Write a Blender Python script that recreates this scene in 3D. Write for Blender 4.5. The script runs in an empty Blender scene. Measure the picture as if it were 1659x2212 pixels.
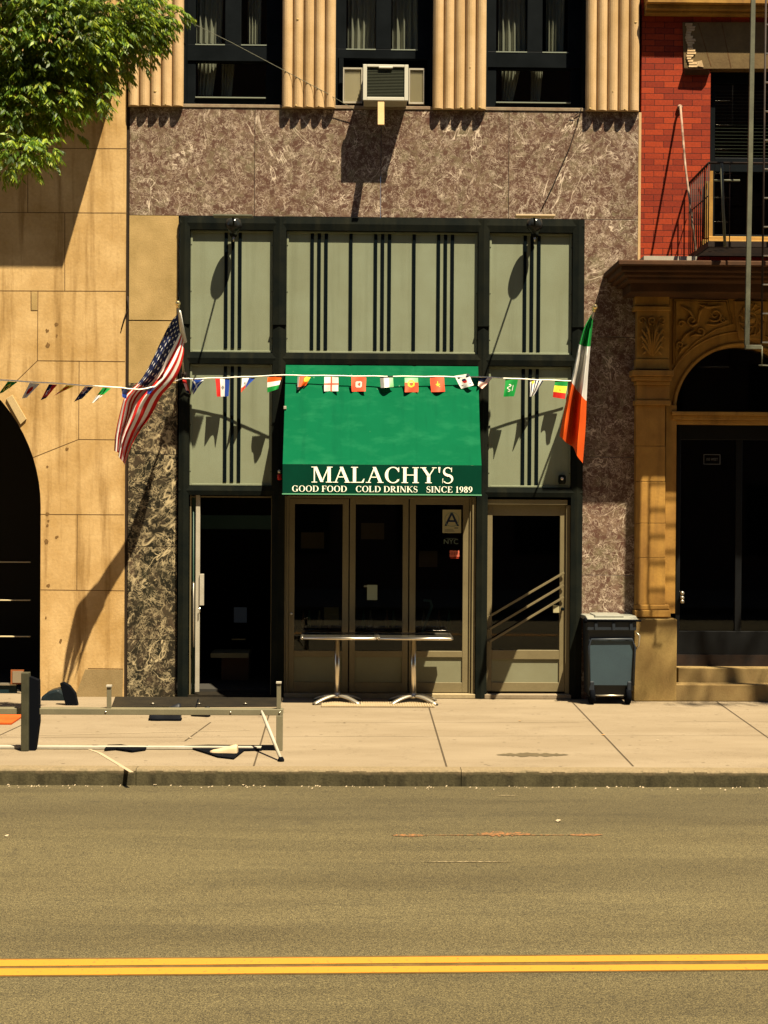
import bpy, bmesh, math, random
from mathutils import Vector, Matrix
random.seed(7)
scene = bpy.context.scene
C = scene.collection
R = math.radians

# ------------------------------------------------------------------ camera
YAW, PITCH, ROLL, HC, DIST, FPX = .0173, -.0100, .0063, 2.355, 18.0, 3330.0
W, H = 1659.0, 2212.0
fwd = Vector((math.sin(YAW)*math.cos(PITCH), math.cos(YAW)*math.cos(PITCH), math.sin(PITCH)))
rt = Vector((math.cos(YAW), -math.sin(YAW), 0)); up = rt.cross(fwd)
rt, up = rt*math.cos(ROLL)+up*math.sin(ROLL), -rt*math.sin(ROLL)+up*math.cos(ROLL)
CAM = Vector((0, -DIST, HC))
cd = bpy.data.cameras.new('camera'); cam = bpy.data.objects.new('camera', cd); C.objects.link(cam)
m = Matrix((rt, up, -fwd)).transposed().to_4x4(); m.translation = CAM
cam.matrix_world = m
cd.sensor_fit = 'HORIZONTAL'; cd.sensor_width = 36; cd.lens = 36*FPX/W
cd.clip_end = 500; scene.camera = cam

# ------------------------------------------------------------------ light
K, KX = 2.6, .741                   # a point 1 m off the wall throws its shadow 2.6 m down, 0.74 m left
sdir = Vector((KX, -1, K)).normalized()
world = bpy.data.worlds.new("World"); scene.world = world; world.use_nodes = True
wn = world.node_tree.nodes; wl = world.node_tree.links
sky = wn.new('ShaderNodeTexSky'); sky.sky_type = 'NISHITA'; sky.sun_disc = False
sky.sun_elevation = math.asin(sdir.z); sky.sun_rotation = math.atan2(sdir.x, sdir.y)
sky.dust_density = .3; sky.air_density = .75; sky.ozone_density = .8
bg = wn['Background']; bg.inputs[1].default_value = .05
wl.new(sky.outputs[0], bg.inputs[0])
sd = bpy.data.lights.new('sun', 'SUN'); sd.energy = 5; sd.angle = R(.5); sd.color = (1, .865, .63)
so = bpy.data.objects.new('sun', sd); C.objects.link(so)
so.rotation_euler = sdir.to_track_quat('Z', 'Y').to_euler(); so.location = sdir*30
scene.view_settings.view_transform = 'Standard'; scene.view_settings.look = 'None'
scene.view_settings.exposure = 1.72; scene.view_settings.gamma = 1
scene.render.engine = 'CYCLES'

# ------------------------------------------------------------------ helpers
def ray(x, y): return fwd + rt*((x-W/2)/FPX) - up*((y-H/2)/FPX)
def P(x, y, Y=0.0):                 # photo measure -> point on the vertical plane Y
    d = ray(x, y); return CAM + d*((Y-CAM.y)/d.y)
def G(x, y, z=0.0):                 # photo measure -> point on the level plane z
    d = ray(x, y); return CAM + d*((z-CAM.z)/d.z)
def XX(x, Y=0, y=1000): return P(x, y, Y).x
def ZZ(y, Y=0, x=829): return P(x, y, Y).z

class MB:
    def __init__(s): s.bm = bmesh.new(); s.mi = 0
    def face(s, pts, flip=False):
        vs = [s.bm.verts.new(p) for p in pts]
        if flip: vs.reverse()
        f = s.bm.faces.new(vs); f.material_index = s.mi; return f
    def box(s, x0, x1, y0, y1, z0, z1):
        r = bmesh.ops.create_cube(s.bm, size=1)
        for v in r['verts']:
            v.co = Vector((x0+(v.co.x+.5)*(x1-x0), y0+(v.co.y+.5)*(y1-y0), z0+(v.co.z+.5)*(z1-z0)))
        for f in {f for v in r['verts'] for f in v.link_faces}: f.material_index = s.mi
        return s
    def pbox(s, px0, py0, px1, py1, Y, depth):   # front face on plane Y with the photo's measures, going back by depth
        xm, ym = (px0+px1)/2, (py0+py1)/2
        return s.box(P(px0, ym, Y).x, P(px1, ym, Y).x, Y, Y+depth, P(xm, py1, Y).z, P(xm, py0, Y).z)
    def prism(s, pts, vec):          # closed outline pts extruded by vec
        n = len(pts); vec = Vector(vec)
        a = [s.bm.verts.new(p) for p in pts]; b = [s.bm.verts.new(Vector(p)+vec) for p in pts]
        fs = [s.bm.faces.new(a), s.bm.faces.new(b[::-1])]
        for i in range(n): fs.append(s.bm.faces.new((a[i], b[i], b[(i+1) % n], a[(i+1) % n])))
        for f in fs: f.material_index = s.mi
        bmesh.ops.recalc_face_normals(s.bm, faces=fs)
        return s
    def tube(s, pts, r, n=10, caps=True):
        pts = [Vector(p) for p in pts]; rings = []
        rr = r if isinstance(r, (list, tuple)) else [r]*len(pts)
        ref = None
        for i, p in enumerate(pts):
            t = (pts[min(i+1, len(pts)-1)] - pts[max(i-1, 0)]).normalized()
            if ref is None: ref = Vector((0, 0, 1)) if abs(t.z) < .9 else Vector((1, 0, 0))
            u = t.cross(ref).normalized(); w = u.cross(t).normalized(); ref = w
            rings.append([s.bm.verts.new(p+(u*math.cos(2*math.pi*k/n)+w*math.sin(2*math.pi*k/n))*rr[i]) for k in range(n)])
        for a, b in zip(rings, rings[1:]):
            for k in range(n):
                f = s.bm.faces.new((a[k], b[k], b[(k+1) % n], a[(k+1) % n])); f.smooth = True; f.material_index = s.mi
        if caps:
            for q in (rings[0], rings[-1][::-1]): f = s.bm.faces.new(q); f.material_index = s.mi
        return s
    def lathe(s, c, prof, n=20, axis=None):
        c = Vector(c); q = Vector(axis).normalized().to_track_quat('Z', 'Y') if axis else None
        rings = []
        for r_, z in prof:
            ring = []
            for k in range(n):
                v = Vector((max(r_, 1e-4)*math.cos(2*math.pi*k/n), max(r_, 1e-4)*math.sin(2*math.pi*k/n), z))
                ring.append(s.bm.verts.new(c + (q @ v if q else v)))
            rings.append(ring)
        for a, b in zip(rings, rings[1:]):
            for k in range(n):
                f = s.bm.faces.new((a[k], a[(k+1) % n], b[(k+1) % n], b[k])); f.smooth = True; f.material_index = s.mi
        for q2 in (rings[0][::-1], rings[-1]): f = s.bm.faces.new(q2); f.material_index = s.mi
        return s
    def build(s, name, mat, parent=None, bevel=0, smooth=False, loc=None):
        me = bpy.data.meshes.new(name)
        bmesh.ops.recalc_face_normals(s.bm, faces=s.bm.faces[:]) if not getattr(s, 'open', False) else None
        s.bm.to_mesh(me); s.bm.free()
        for mm in (mat if isinstance(mat, (list, tuple)) else [mat]): me.materials.append(mm)
        o = bpy.data.objects.new(name, me); C.objects.link(o)
        if smooth:
            for p in me.polygons: p.use_smooth = True
        if bevel:
            b = o.modifiers.new('bevel', 'BEVEL'); b.width = bevel; b.segments = 2; b.limit_method = 'ANGLE'
        if parent: put(o, parent)
        return o
def worldloc(o):
    v = Vector(o.location)
    while o.parent: o = o.parent; v += o.location
    return v
def put(o, parent):
    # every mesh is written in world coordinates: cancel the parents' offset
    o.parent = parent
    if parent.type == 'EMPTY' or parent.parent or parent.location.length: o.location = -worldloc(parent)
def thing(name, loc, label, cat, group=None):
    o = bpy.data.objects.new(name, None); C.objects.link(o); o.location = loc
    o.empty_display_size = .1
    o['label'] = label; o['category'] = cat
    if group: o['group'] = group
    return o
def tag(o, label, cat, group=None):
    o['label'] = label; o['category'] = cat
    if group: o['group'] = group
    return o
def struct(o): o['kind'] = 'structure'; return o

# ------------------------------------------------------------------ materials
def newmat(name, col=(.5, .5, .5), rough=.7, metal=0, spec=.2):
    mt = bpy.data.materials.new(name); mt.use_nodes = True
    b = mt.node_tree.nodes['Principled BSDF']
    b.inputs['Base Color'].default_value = (*col, 1); b.inputs['Roughness'].default_value = rough
    b.inputs['Metallic'].default_value = metal; b.inputs['Specular IOR Level'].default_value = spec
    return mt
class NT:
    def __init__(s, mt): s.t = mt.node_tree; s.b = s.t.nodes['Principled BSDF']
    def n(s, typ, **kw):
        nd = s.t.nodes.new(typ)
        for k, v in kw.items():
            if k.startswith('i_'):
                key = k[2:].replace('_', ' ')
                nd.inputs[key].default_value = v
            else: setattr(nd, k, v)
        return nd
    def l(s, a, b): s.t.links.new(a, b)
    def coords(s, scale=(1, 1, 1), kind='Object'):
        tc = s.n('ShaderNodeTexCoord'); mp = s.n('ShaderNodeMapping')
        mp.inputs['Scale'].default_value = scale; s.l(tc.outputs[kind], mp.inputs['Vector']); return mp.outputs['Vector']
    def noise(s, vec, scale, detail=4, rough=.55, dist=0):
        nd = s.n('ShaderNodeTexNoise'); nd.inputs['Scale'].default_value = scale; nd.inputs['Detail'].default_value = detail
        nd.inputs['Roughness'].default_value = rough; nd.inputs['Distortion'].default_value = dist
        s.l(vec, nd.inputs['Vector']); return nd.outputs['Fac']
    def ramp(s, fac, stops, interp='LINEAR'):
        r = s.n('ShaderNodeValToRGB'); r.color_ramp.interpolation = interp
        e = r.color_ramp.elements
        while len(e) < len(stops): e.new(.5)
        for i, (p, c) in enumerate(stops):
            e[i].position = p; e[i].color = (*c, 1) if isinstance(c, (tuple, list)) else (c, c, c, 1)
        s.l(fac, r.inputs['Fac']); return r.outputs['Color']
    def mix(s, fac, a, b, mode='MIX'):
        mx = s.n('ShaderNodeMix', data_type='RGBA', blend_type=mode)
        for v, i in ((fac, 0), (a, 6), (b, 7)):
            if isinstance(v, (int, float)): mx.inputs[i].default_value = v
            elif isinstance(v, tuple): mx.inputs[i].default_value = (*v, 1)
            else: s.l(v, mx.inputs[i])
        return mx.outputs[2]
    def math(s, op, a, b=None, c=None, clamp=False):
        nd = s.n('ShaderNodeMath', operation=op); nd.use_clamp = clamp
        for i, v in enumerate((a, b, c)):
            if v is None: continue
            if isinstance(v, (int, float)): nd.inputs[i].default_value = v
            else: s.l(v, nd.inputs[i])
        return nd.outputs[0]
    def bump(s, h, strength=.3, dist=.01):
        bp = s.n('ShaderNodeBump'); bp.inputs['Strength'].default_value = strength; bp.inputs['Distance'].default_value = dist
        s.l(h, bp.inputs['Height']); s.l(bp.outputs['Normal'], s.b.inputs['Normal'])
    def col(s, c): s.l(c, s.b.inputs['Base Color'])

def dim(c, k=.55): return tuple(v*k for v in c)
def varied(name, a, b, scale=3, rough=.7, bump=.15, fine=60, spec=.12, streak=None, metal=0):
    if not metal:
        a, b = dim(a), dim(b)
        if streak: streak = (dim(streak[0]), streak[1])
    mt = newmat(name, a, rough, metal, spec); n = NT(mt); v = n.coords()
    f = n.noise(v, scale, 6, .6)
    c = n.mix(n.ramp(f, [(.32, 0.), (.68, 1.)]), a, b)
    if streak:
        v2 = n.coords((7, 7, .5)); g = n.noise(v2, 1.0, 5, .6)
        c = n.mix(n.math('MULTIPLY', n.ramp(g, [(.5, 0.), (.72, 1.)]), streak[1]), c, streak[0])
    h = n.noise(v, fine, 4, .6)
    c = n.mix(.25, c, n.ramp(h, [(.3, .55), (.7, 1.25)]), 'MULTIPLY')
    n.col(c)
    if bump: n.bump(h, bump, .004)
    return mt

M = {}
M['limestone'] = varied('limestone', (.90, .61, .275), (.60, .365, .125), 1.9, .85, .5, 30, .1, ((.33, .18, .05), .9))
M['bead'] = newmat('bead', (.16, .18, .14), .6)
M['limestone_patch'] = varied('limestone_patch', (.74, .55, .27), (.66, .47, .22), 4, .85, .2, 60, .2)
M['sandstone'] = varied('sandstone', (.66, .45, .18), (.46, .31, .11), 3, .9, .5, 60, .2)
M['reeded_stone'] = varied('reeded_stone', (.84, .58, .31), (.66, .43, .19), 2.5, .85, .3, 70, .2, ((.40, .24, .09), .5))
M['brownstone'] = varied('brownstone', (.62, .34, .07), (.38, .19, .04), 2.5, .85, .5, 40, .2, ((.22, .11, .03), .6))
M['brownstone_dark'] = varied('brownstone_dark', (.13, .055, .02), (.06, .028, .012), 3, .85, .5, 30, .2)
M['joint'] = varied('joint', (.20, .11, .04), (.10, .05, .02), 6, .9, .2)
M['frame_black'] = varied('frame_black', (.008, .011, .010), (.016, .018, .013), 4, .7, .35, 50, .02, ((.035, .034, .02), .5))
M['bar_black'] = newmat('bar_black', (.002, .004, .005), .6, 0, .02)
M['panel_grey'] = varied('panel_grey', (.33, .37, .25), (.28, .30, .19), 1.5, .6, .35, 110, .08, ((.22, .24, .15), .55))
M['door_paint'] = varied('door_paint', (.27, .22, .11), (.21, .165, .08), 2, .5, .1, 80, .4)
M['door_panel'] = varied('door_panel', (.28, .28, .17), (.24, .23, .13), 2, .6, .3, 120, .4)
M['window_frame'] = varied('window_frame', (.004, .006, .007), (.009, .012, .014), 3, .5, .1, 50, .04)
M['interior'] = newmat('interior', (.03, .028, .024), .9, 0, .1)
M['metal'] = newmat('metal', (.62, .56, .45), .28, 1)
M['cast_metal'] = varied('cast_metal', (.50, .45, .35), (.38, .34, .26), 6, .38, .1, 90, .5, None, .85)
M['white_paint'] = varied('white_paint', (.62, .57, .46), (.5, .45, .34), 4, .55, .1, 70)
M['gold'] = newmat('gold', (.75, .6, .3), .3, 1)
M['iron'] = varied('iron', (.022, .018, .016), (.05, .03, .02), 6, .6, .3, 60)
M['iron_pale'] = varied('iron_pale', (.20, .20, .13), (.13, .13, .09), 5, .55, .2, 60)
M['rod_paint'] = varied('rod_paint', (.62, .42, .30), (.10, .05, .03), 5, .6, .2, 60)
M['paper'] = newmat('paper', (.30, .27, .15), .8)
M['ink'] = newmat('ink', (.01, .02, .045), .7)
M['curtain'] = newmat('curtain', (.55, .53, .46), .9)
M['bin_plastic'] = varied('bin_plastic', (.014, .022, .034), (.010, .017, .026), 4, .5, .1, 90, .4)
M['bin_pale'] = varied('bin_pale', (.05, .09, .11), (.04, .07, .09), 3, .5, .1, 90, .4)
M['black_rubber'] = newmat('black_rubber', (.003, .0035, .005), .8, 0, .02)
M['cream'] = newmat('cream', (.40, .30, .18), .6)
M['dark_slab'] = varied('dark_slab', (.018, .015, .011), (.03, .024, .015), 5, .6, .3, 40)
M['litter_pale'] = newmat('litter_pale', (.28, .22, .14), .8)
M['leaf_dry'] = newmat('leaf_dry', (.30, .16, .05), .8)
M['rope'] = newmat('rope', (.85, .8, .68), .8)
M['bark'] = varied('bark', (.10, .07, .04), (.05, .035, .02), 6, .9, .6, 30)

def mk_marble(name, base1, base2, vein, dark, amt=1.0, sc=1.0):
    base1, base2, vein, dark = dim(base1), dim(base2), dim(vein, .7), dim(dark)
    mt = newmat(name, base1, .35, 0, .2); n = NT(mt); v0 = n.coords()
    # every slab is cut from another place of the block
    oi = n.n('ShaderNodeObjectInfo'); va = n.n('ShaderNodeVectorMath', operation='ADD')
    sc_ = n.n('ShaderNodeVectorMath', operation='SCALE'); sc_.inputs['Scale'].default_value = 37.0
    cb = n.n('ShaderNodeCombineXYZ')
    n.l(oi.outputs['Random'], cb.inputs[0]); n.l(oi.outputs['Random'], cb.inputs[1]); n.l(cb.outputs[0], sc_.inputs[0])
    n.l(v0, va.inputs[0]); n.l(sc_.outputs[0], va.inputs[1]); v = va.outputs[0]
    f = n.noise(v, 2.2*sc, 6, .65, 1.0)
    c = n.mix(n.ramp(f, [(.35, 0.), (.65, 1.)]), base1, base2)
    g = n.noise(v, 6*sc, 5, .65, 1.0)
    c = n.mix(n.math('MULTIPLY', n.ramp(g, [(.46, 1.), (.60, 0.)]), .75), c, dark)
    for s, w, d, a, lo in ((.55, .006, .9, 1., .42), (1.1, .008, 1.2, 1., .50), (2.6, .012, 1.4, .8, .46), (6, .024, 1.2, .55, .42), (12, .04, 1.0, .45, .40)):
        q = n.noise(v, s*sc, 5, .62, d)
        e = n.math('ABSOLUTE', n.math('SUBTRACT', q, .5))
        line = n.ramp(e, [(0.0, 1.), (w, 0.)])
        msk = n.ramp(n.noise(v, s*sc*.8+3, 3, .6), [(lo, 0.), (lo+.18, 1.)])
        c = n.mix(n.math('MULTIPLY', n.math('MULTIPLY', line, msk), a*amt), c, vein)
    n.col(c); n.bump(g, .08, .003)
    return mt
M['marble'] = mk_marble('marble', (.25, .155, .105), (.225, .18, .105), (.80, .66, .50), (.115, .048, .036), 1.0, 1.4)
M['marble_green'] = mk_marble('marble_green', (.055, .05, .03), (.12, .08, .05), (.55, .44, .25), (.010, .012, .009), 1.5, .8)

def mk_brick():
    mt = newmat('brick', rough=.85, spec=.2); n = NT(mt)
    tc = n.n('ShaderNodeTexCoord'); sp = n.n('ShaderNodeSeparateXYZ'); cb = n.n('ShaderNodeCombineXYZ')
    n.l(tc.outputs['Object'], sp.inputs[0]); n.l(sp.outputs['X'], cb.inputs[0]); n.l(sp.outputs['Z'], cb.inputs[1])
    nv = n.noise(cb.outputs[0], 9, 3, .5)
    wv = n.n('ShaderNodeVectorMath', operation='ADD'); n.l(cb.outputs[0], wv.inputs[0])
    cc = n.n('ShaderNodeCombineXYZ'); n.l(n.math('MULTIPLY', nv, .012), cc.inputs[1]); n.l(cc.outputs[0], wv.inputs[1])
    bt = n.n('ShaderNodeTexBrick'); n.l(wv.outputs[0], bt.inputs['Vector'])
    for k, v in {'Scale': 1., 'Mortar Size': .0034, 'Mortar Smooth': .3, 'Brick Width': .222, 'Row Height': .0695, 'Bias': 0.}.items(): bt.inputs[k].default_value = v
    bt.inputs['Color1'].default_value = (.27, .031, .005, 1); bt.inputs['Color2'].default_value = (.15, .014, .003, 1)
    bt.inputs['Mortar'].default_value = (.018, .005, .003, 1)
    v = n.coords(); h = n.noise(v, 40, 5, .6)
    c = n.mix(.5, bt.outputs['Color'], n.ramp(h, [(.3, .6), (.7, 1.3)]), 'MULTIPLY')
    n.col(c); hh = n.math('ADD', n.math('MULTIPLY', bt.outputs['Fac'], -1.), n.math('MULTIPLY', h, .4)); n.bump(hh, .6, .006)
    return mt
M['brick'] = mk_brick()

def mk_glass(name, tint=.35, refl=1.0, base=(.5, .53, .49)):
    mt = bpy.data.materials.new(name); mt.use_nodes = True; t = mt.node_tree; t.nodes.clear()
    out = t.nodes.new('ShaderNodeOutputMaterial'); mx = t.nodes.new('ShaderNodeMixShader')
    tr = t.nodes.new('ShaderNodeBsdfTransparent'); tr.inputs[0].default_value = (base[0]*tint*2, base[1]*tint*2, base[2]*tint*2, 1)
    gl = t.nodes.new('ShaderNodeBsdfGlossy'); gl.inputs['Roughness'].default_value = .02; gl.inputs['Color'].default_value = (refl, refl, refl, 1)
    lw = t.nodes.new('ShaderNodeLayerWeight'); pw = t.nodes.new('ShaderNodeMath'); pw.operation = 'POWER'; pw.inputs[1].default_value = 4
    fr = t.nodes.new('ShaderNodeMath'); fr.operation = 'MULTIPLY_ADD'; fr.inputs[1].default_value = .8; fr.inputs[2].default_value = .045
    t.links.new(lw.outputs['Facing'], pw.inputs[0]); t.links.new(pw.outputs[0], fr.inputs[0])
    t.links.new(fr.outputs[0], mx.inputs[0]); t.links.new(tr.outputs[0], mx.inputs[1]); t.links.new(gl.outputs[0], mx.inputs[2])
    t.links.new(mx.outputs[0], out.inputs[0]); return mt
M['glass'] = mk_glass('glass', .47, .8)
M['glass_door'] = mk_glass('glass_door', .55, .9)

def mk_awning():
    mt = newmat('awning_canvas', rough=.85, spec=.04); n = NT(mt); v = n.coords()
    c = n.mix(n.noise(v, 2, 5, .6), (.0, .056, .021), (.001, .078, .031))
    g = n.noise(n.coords((1, 1, 2.5)), 3.5, 4, .6)
    c = n.mix(n.math('MULTIPLY', n.ramp(g, [(.5, 0.), (.72, 1.)]), .55), c, (.008, .10, .042))
    g2 = n.noise(n.coords((5, 1, .6)), 1.5, 5, .65); c = n.mix(n.math('MULTIPLY', n.ramp(g2, [(.52, 0.), (.75, 1.)]), .35), c, (.0, .035, .016))
    # droppings and lint scattered over the cloth
    vo = n.n('ShaderNodeTexVoronoi'); vo.inputs['Scale'].default_value = 6; n.l(n.coords((1.2, 1, .7)), vo.inputs['Vector'])
    sp = n.ramp(vo.outputs['Distance'], [(.035, 1.), (.075, 0.)])
    mk = n.ramp(n.noise(v, 1.6, 2), [(.52, 0.), (.6, 1.)])
    c = n.mix(n.math('MULTIPLY', n.math('MULTIPLY', sp, mk), .6), c, (.09, .2, .11))
    n.col(c); n.bump(n.noise(v, 250, 2), .15, .001)
    return mt
M['awning_canvas'] = mk_awning()
M['lettering'] = newmat('lettering', (.85, .85, .68), .7)

def mk_asphalt():
    mt = newmat('asphalt', rough=.85, spec=.25); n = NT(mt); v = n.coords()
    big = n.noise(n.coords((.25, 1.3, 1)), 1.2, 5, .6)
    c = n.mix(n.ramp(big, [(.35, 0.), (.65, 1.)]), (.060, .047, .0195), (.080, .064, .028))
    f1 = n.noise(v, 60, 3, .75); f2 = n.noise(v, 120, 2, .8)
    c = n.mix(1., c, n.ramp(f1, [(.3, .6), (.7, 1.4)]), 'MULTIPLY')
    c = n.mix(1., c, n.ramp(f2, [(.32, .3), (.7, 1.7)]), 'MULTIPLY')
    # long patched lanes, hairline cracks and oil spots
    pt = n.noise(n.coords((.12, .9, 1)), 2.3, 3, .5); c = n.mix(.55, c, n.ramp(pt, [(.42, .82), (.47, 1.08), (.60, 1.05), (.64, .9)]), 'MULTIPLY')
    ck = n.math('ABSOLUTE', n.math('SUBTRACT', n.noise(n.coords((.35, .8, 1)), .9, 6, .7), .5))
    c = n.mix(n.math('MULTIPLY', n.ramp(ck, [(0., 1.), (.0022, 0.)]), .45), c, (.02, .016, .009))
    vs = n.n('ShaderNodeTexVoronoi'); vs.inputs['Scale'].default_value = 1.3; n.l(v, vs.inputs['Vector'])
    c = n.mix(n.math('MULTIPLY', n.ramp(vs.outputs['Distance'], [(.05, 1.), (.13, 0.)]), .28), c, (.03, .024, .013))
    # oily gutter strip along the kerb, and tyre-polished lanes
    tc = n.n('ShaderNodeTexCoord'); sp = n.n('ShaderNodeSeparateXYZ'); n.l(tc.outputs['Object'], sp.inputs[0])
    wob = n.math('ADD', sp.outputs['Y'], n.math('MULTIPLY', n.noise(n.coords((.5, 2, 1)), 2, 4), .7))
    band = n.ramp(n.math('MULTIPLY_ADD', wob, .25, 2.0), [(.0, 0.), (.40, .0), (.62, 1.), (.74, .85), (.80, .55)])
    c = n.mix(n.math('MULTIPLY', band, .35), c, (.026, .021, .011))
    n.col(c); n.bump(n.math('ADD', f1, n.math('MULTIPLY', f2, .5)), .8, .008)
    return mt
M['asphalt'] = mk_asphalt()
def mk_pave():
    mt = newmat('pavement', rough=.85, spec=.25); n = NT(mt); v = n.coords()
    c = n.mix(n.ramp(n.noise(n.coords((.5, 1.5, 1)), 1.3, 6, .6), [(.35, 0.), (.65, 1.)]), (.152, .116, .071), (.184, .144, .092))
    d = n.ramp(n.noise(n.coords((.35, 1.6, 1)), 3.0, 5, .7), [(.60, 0.), (.72, 1.)])
    c = n.mix(n.math('MULTIPLY', d, .35), c, (.095, .062, .034))
    vo = n.n('ShaderNodeTexVoronoi'); vo.inputs['Scale'].default_value = 4.5; n.l(v, vo.inputs['Vector'])
    c = n.mix(n.math('MULTIPLY', n.ramp(vo.outputs['Distance'], [(.06, 1.), (.10, 0.)]), .7), c, (.06, .042, .024))
    ck = n.math('ABSOLUTE', n.math('SUBTRACT', n.noise(n.coords((.7, 1, 1)), .8, 7, .7), .5))
    c = n.mix(n.math('MULTIPLY', n.ramp(ck, [(0., 1.), (.003, 0.)]), .5), c, (.06, .042, .024))
    h = n.noise(v, 90, 4, .7)
    c = n.mix(.6, c, n.ramp(h, [(.3, .72), (.7, 1.25)]), 'MULTIPLY')
    n.col(c); n.bump(h, .4, .003); return mt
M['pavement'] = mk_pave()
def mk_kerb():
    mt = newmat('kerb_stone', rough=.85, spec=.2); n = NT(mt)
    geo = n.n('ShaderNodeNewGeometry'); sp = n.n('ShaderNodeSeparateXYZ'); n.l(geo.outputs['Position'], sp.inputs[0])
    g = n.noise(n.coords((6, 6, .8)), 1.2, 6, .65)
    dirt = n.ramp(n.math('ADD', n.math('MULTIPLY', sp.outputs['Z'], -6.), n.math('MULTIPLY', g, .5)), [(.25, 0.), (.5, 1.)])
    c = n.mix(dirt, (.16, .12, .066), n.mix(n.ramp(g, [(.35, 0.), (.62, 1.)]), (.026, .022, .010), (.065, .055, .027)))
    h = n.noise(n.coords(), 45, 5, .7)
    c = n.mix(.7, c, n.ramp(h, [(.3, .6), (.7, 1.3)]), 'MULTIPLY')
    n.col(c); n.bump(h, .6, .006); return mt
M['kerb_stone'] = mk_kerb()
def mk_paint(name, col, wear=.45):
    mt = newmat(name, col, .7, 0, .3); n = NT(mt)
    f = n.noise(n.coords(), 30, 5, .7); c = n.mix(n.ramp(f, [(wear-.12, .0), (wear, 1.)]), (.06, .046, .02), col)
    n.col(c); return mt
M['yellow_paint'] = mk_paint('yellow_paint', (.35, .150, .012), .41)
M['orange_paint'] = mk_paint('orange_paint', (.20, .085, .028), .56)
M['pale_paint'] = mk_paint('pale_paint', (.18, .14, .075), .56)
M['orange_mat'] = varied('orange_mat', (.75, .13, .02), (.55, .09, .015), 5, .8, .3, 60)
M['stain'] = varied('stain', (.13, .10, .055), (.17, .13, .07), 5, .7, .1, 60)
def mk_leaf():
    mt = newmat('leaf', rough=.5, spec=.3); n = NT(mt)
    geo = n.n('ShaderNodeNewGeometry')
    c = n.ramp(geo.outputs['Random Per Island'], [(0., (.014, .042, .005)), (.40, (.055, .115, .008)), (.75, (.15, .22, .012)), (1., (.27, .31, .02))])
    c = n.mix(.8, c, n.ramp(n.noise(n.coords(), 3.2, 3, .5), [(.38, .45), (.62, 1.35)]), 'MULTIPLY')
    n.col(c)
    tr = n.n('ShaderNodeBsdfTranslucent'); n.l(n.mix(.5, c, (.42, .50, .03)), tr.inputs['Color'])
    mx = n.n('ShaderNodeMixShader'); mx.inputs[0].default_value = .4
    n.l(n.b.outputs[0], mx.inputs[1]); n.l(tr.outputs[0], mx.inputs[2])
    n.l(mx.outputs[0], mt.node_tree.nodes['Material Output'].inputs[0]); return mt
M['leaf'] = mk_leaf()
CLOTH = {}
def cloth(name, col):
    k = name
    if k not in CLOTH:
        mt = newmat('cloth_'+name, col, .75, 0, .2); n = NT(mt)
        tr = n.n('ShaderNodeBsdfTranslucent'); tr.inputs['Color'].default_value = (*col, 1)
        mx = n.n('ShaderNodeMixShader'); mx.inputs[0].default_value = .18
        n.l(n.b.outputs[0], mx.inputs[1]); n.l(tr.outputs[0], mx.inputs[2])
        n.l(mx.outputs[0], mt.node_tree.nodes['Material Output'].inputs[0]); CLOTH[k] = mt
    return CLOTH[k]
COL = dict(red=(.42, .012, .008), white=(.66, .64, .59), navy=(.006, .010, .045), blue=(.012, .045, .26), green=(.004, .20, .03), yellow=(.80, .62, .05),
           orange=(.66, .085, .004), black=(.01, .01, .01), coral=(.85, .10, .045), paleg=(.30, .62, .30), pink=(.80, .38, .30), grey=(.22, .22, .20), brown=(.25, .12, .05))

def pane(x0, x1, Y, z0, z1, name, mat, parent):
    mb = MB(); mb.open = True; mb.face([(x0, Y, z0), (x1, Y, z0), (x1, Y, z1), (x0, Y, z1)]); return mb.build(name, mat, parent)
# ------------------------------------------------------------------ ground, road, pavement
KY = -4.75; RZ = -.14
b = MB(); b.box(-60, 60, -70, 60, -.6, -.2); struct(b.build('ground', M['kerb_stone']))
b = MB(); b.box(-30, 30, -14.6, KY, -.199, RZ); road = struct(b.build('road', M['asphalt']))
b = MB(); b.box(-30, 30, KY+.16, .6, -.19, 0); walk = struct(b.build('sidewalk', M['pavement']))
b = MB(); b.box(-30, 30, -24, -14.76, -.19, 0); struct(b.build('sidewalk', M['pavement']))
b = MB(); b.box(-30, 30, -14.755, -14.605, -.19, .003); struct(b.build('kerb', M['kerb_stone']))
xs = [-30, -12, -8.1, G(283, 1675).x, G(998, 1668).x, 3.6, 6.9, 10, 30]
b = MB()
for a, c in zip(xs, xs[1:]):
    ja, jc = a+.003, c-.003
    n_ = 24; top = []
    for i in range(n_):                     # each kerb stone has a worn, slightly uneven arris
        u0, u1 = ja+(jc-ja)*i/n_, ja+(jc-ja)*(i+1)/n_
        rnd = .012+.010*abs(math.sin(i*1.7+a))
        b.prism([(u0, KY+.155, -.19), (u0, KY, -.19), (u0, KY, .003-rnd), (u0, KY+rnd, .003), (u0, KY+.155, .003)], (u1-u0, 0, 0))
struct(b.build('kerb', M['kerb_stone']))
b = MB()                                    # the two yellow lines with the bitumen between them
def strip(b, l0, l1, r0, r1, z):
    p = [G(-900, l1+(l1-r1)*900/1659, z), G(2600, r1-(l1-r1)*941/1659, z), G(2600, r0-(l0-r0)*941/1659, z), G(-900, l0+(l0-r0)*900/1659, z)]
    b.face(p)
strip(b, 2073, 2087, 2061.5, 2074, RZ+.005); strip(b, 2092, 2107, 2082, 2094, RZ+.005)
put(b.build('yellow_line', M['yellow_paint']), road)
b = MB(); strip(b, 2070, 2110, 2059, 2096.5, RZ+.0025); put(b.build('tar_strip', varied('tar', (.13, .075, .022), (.2, .12, .035), 8, .8, .2, 50)), road)
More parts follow.
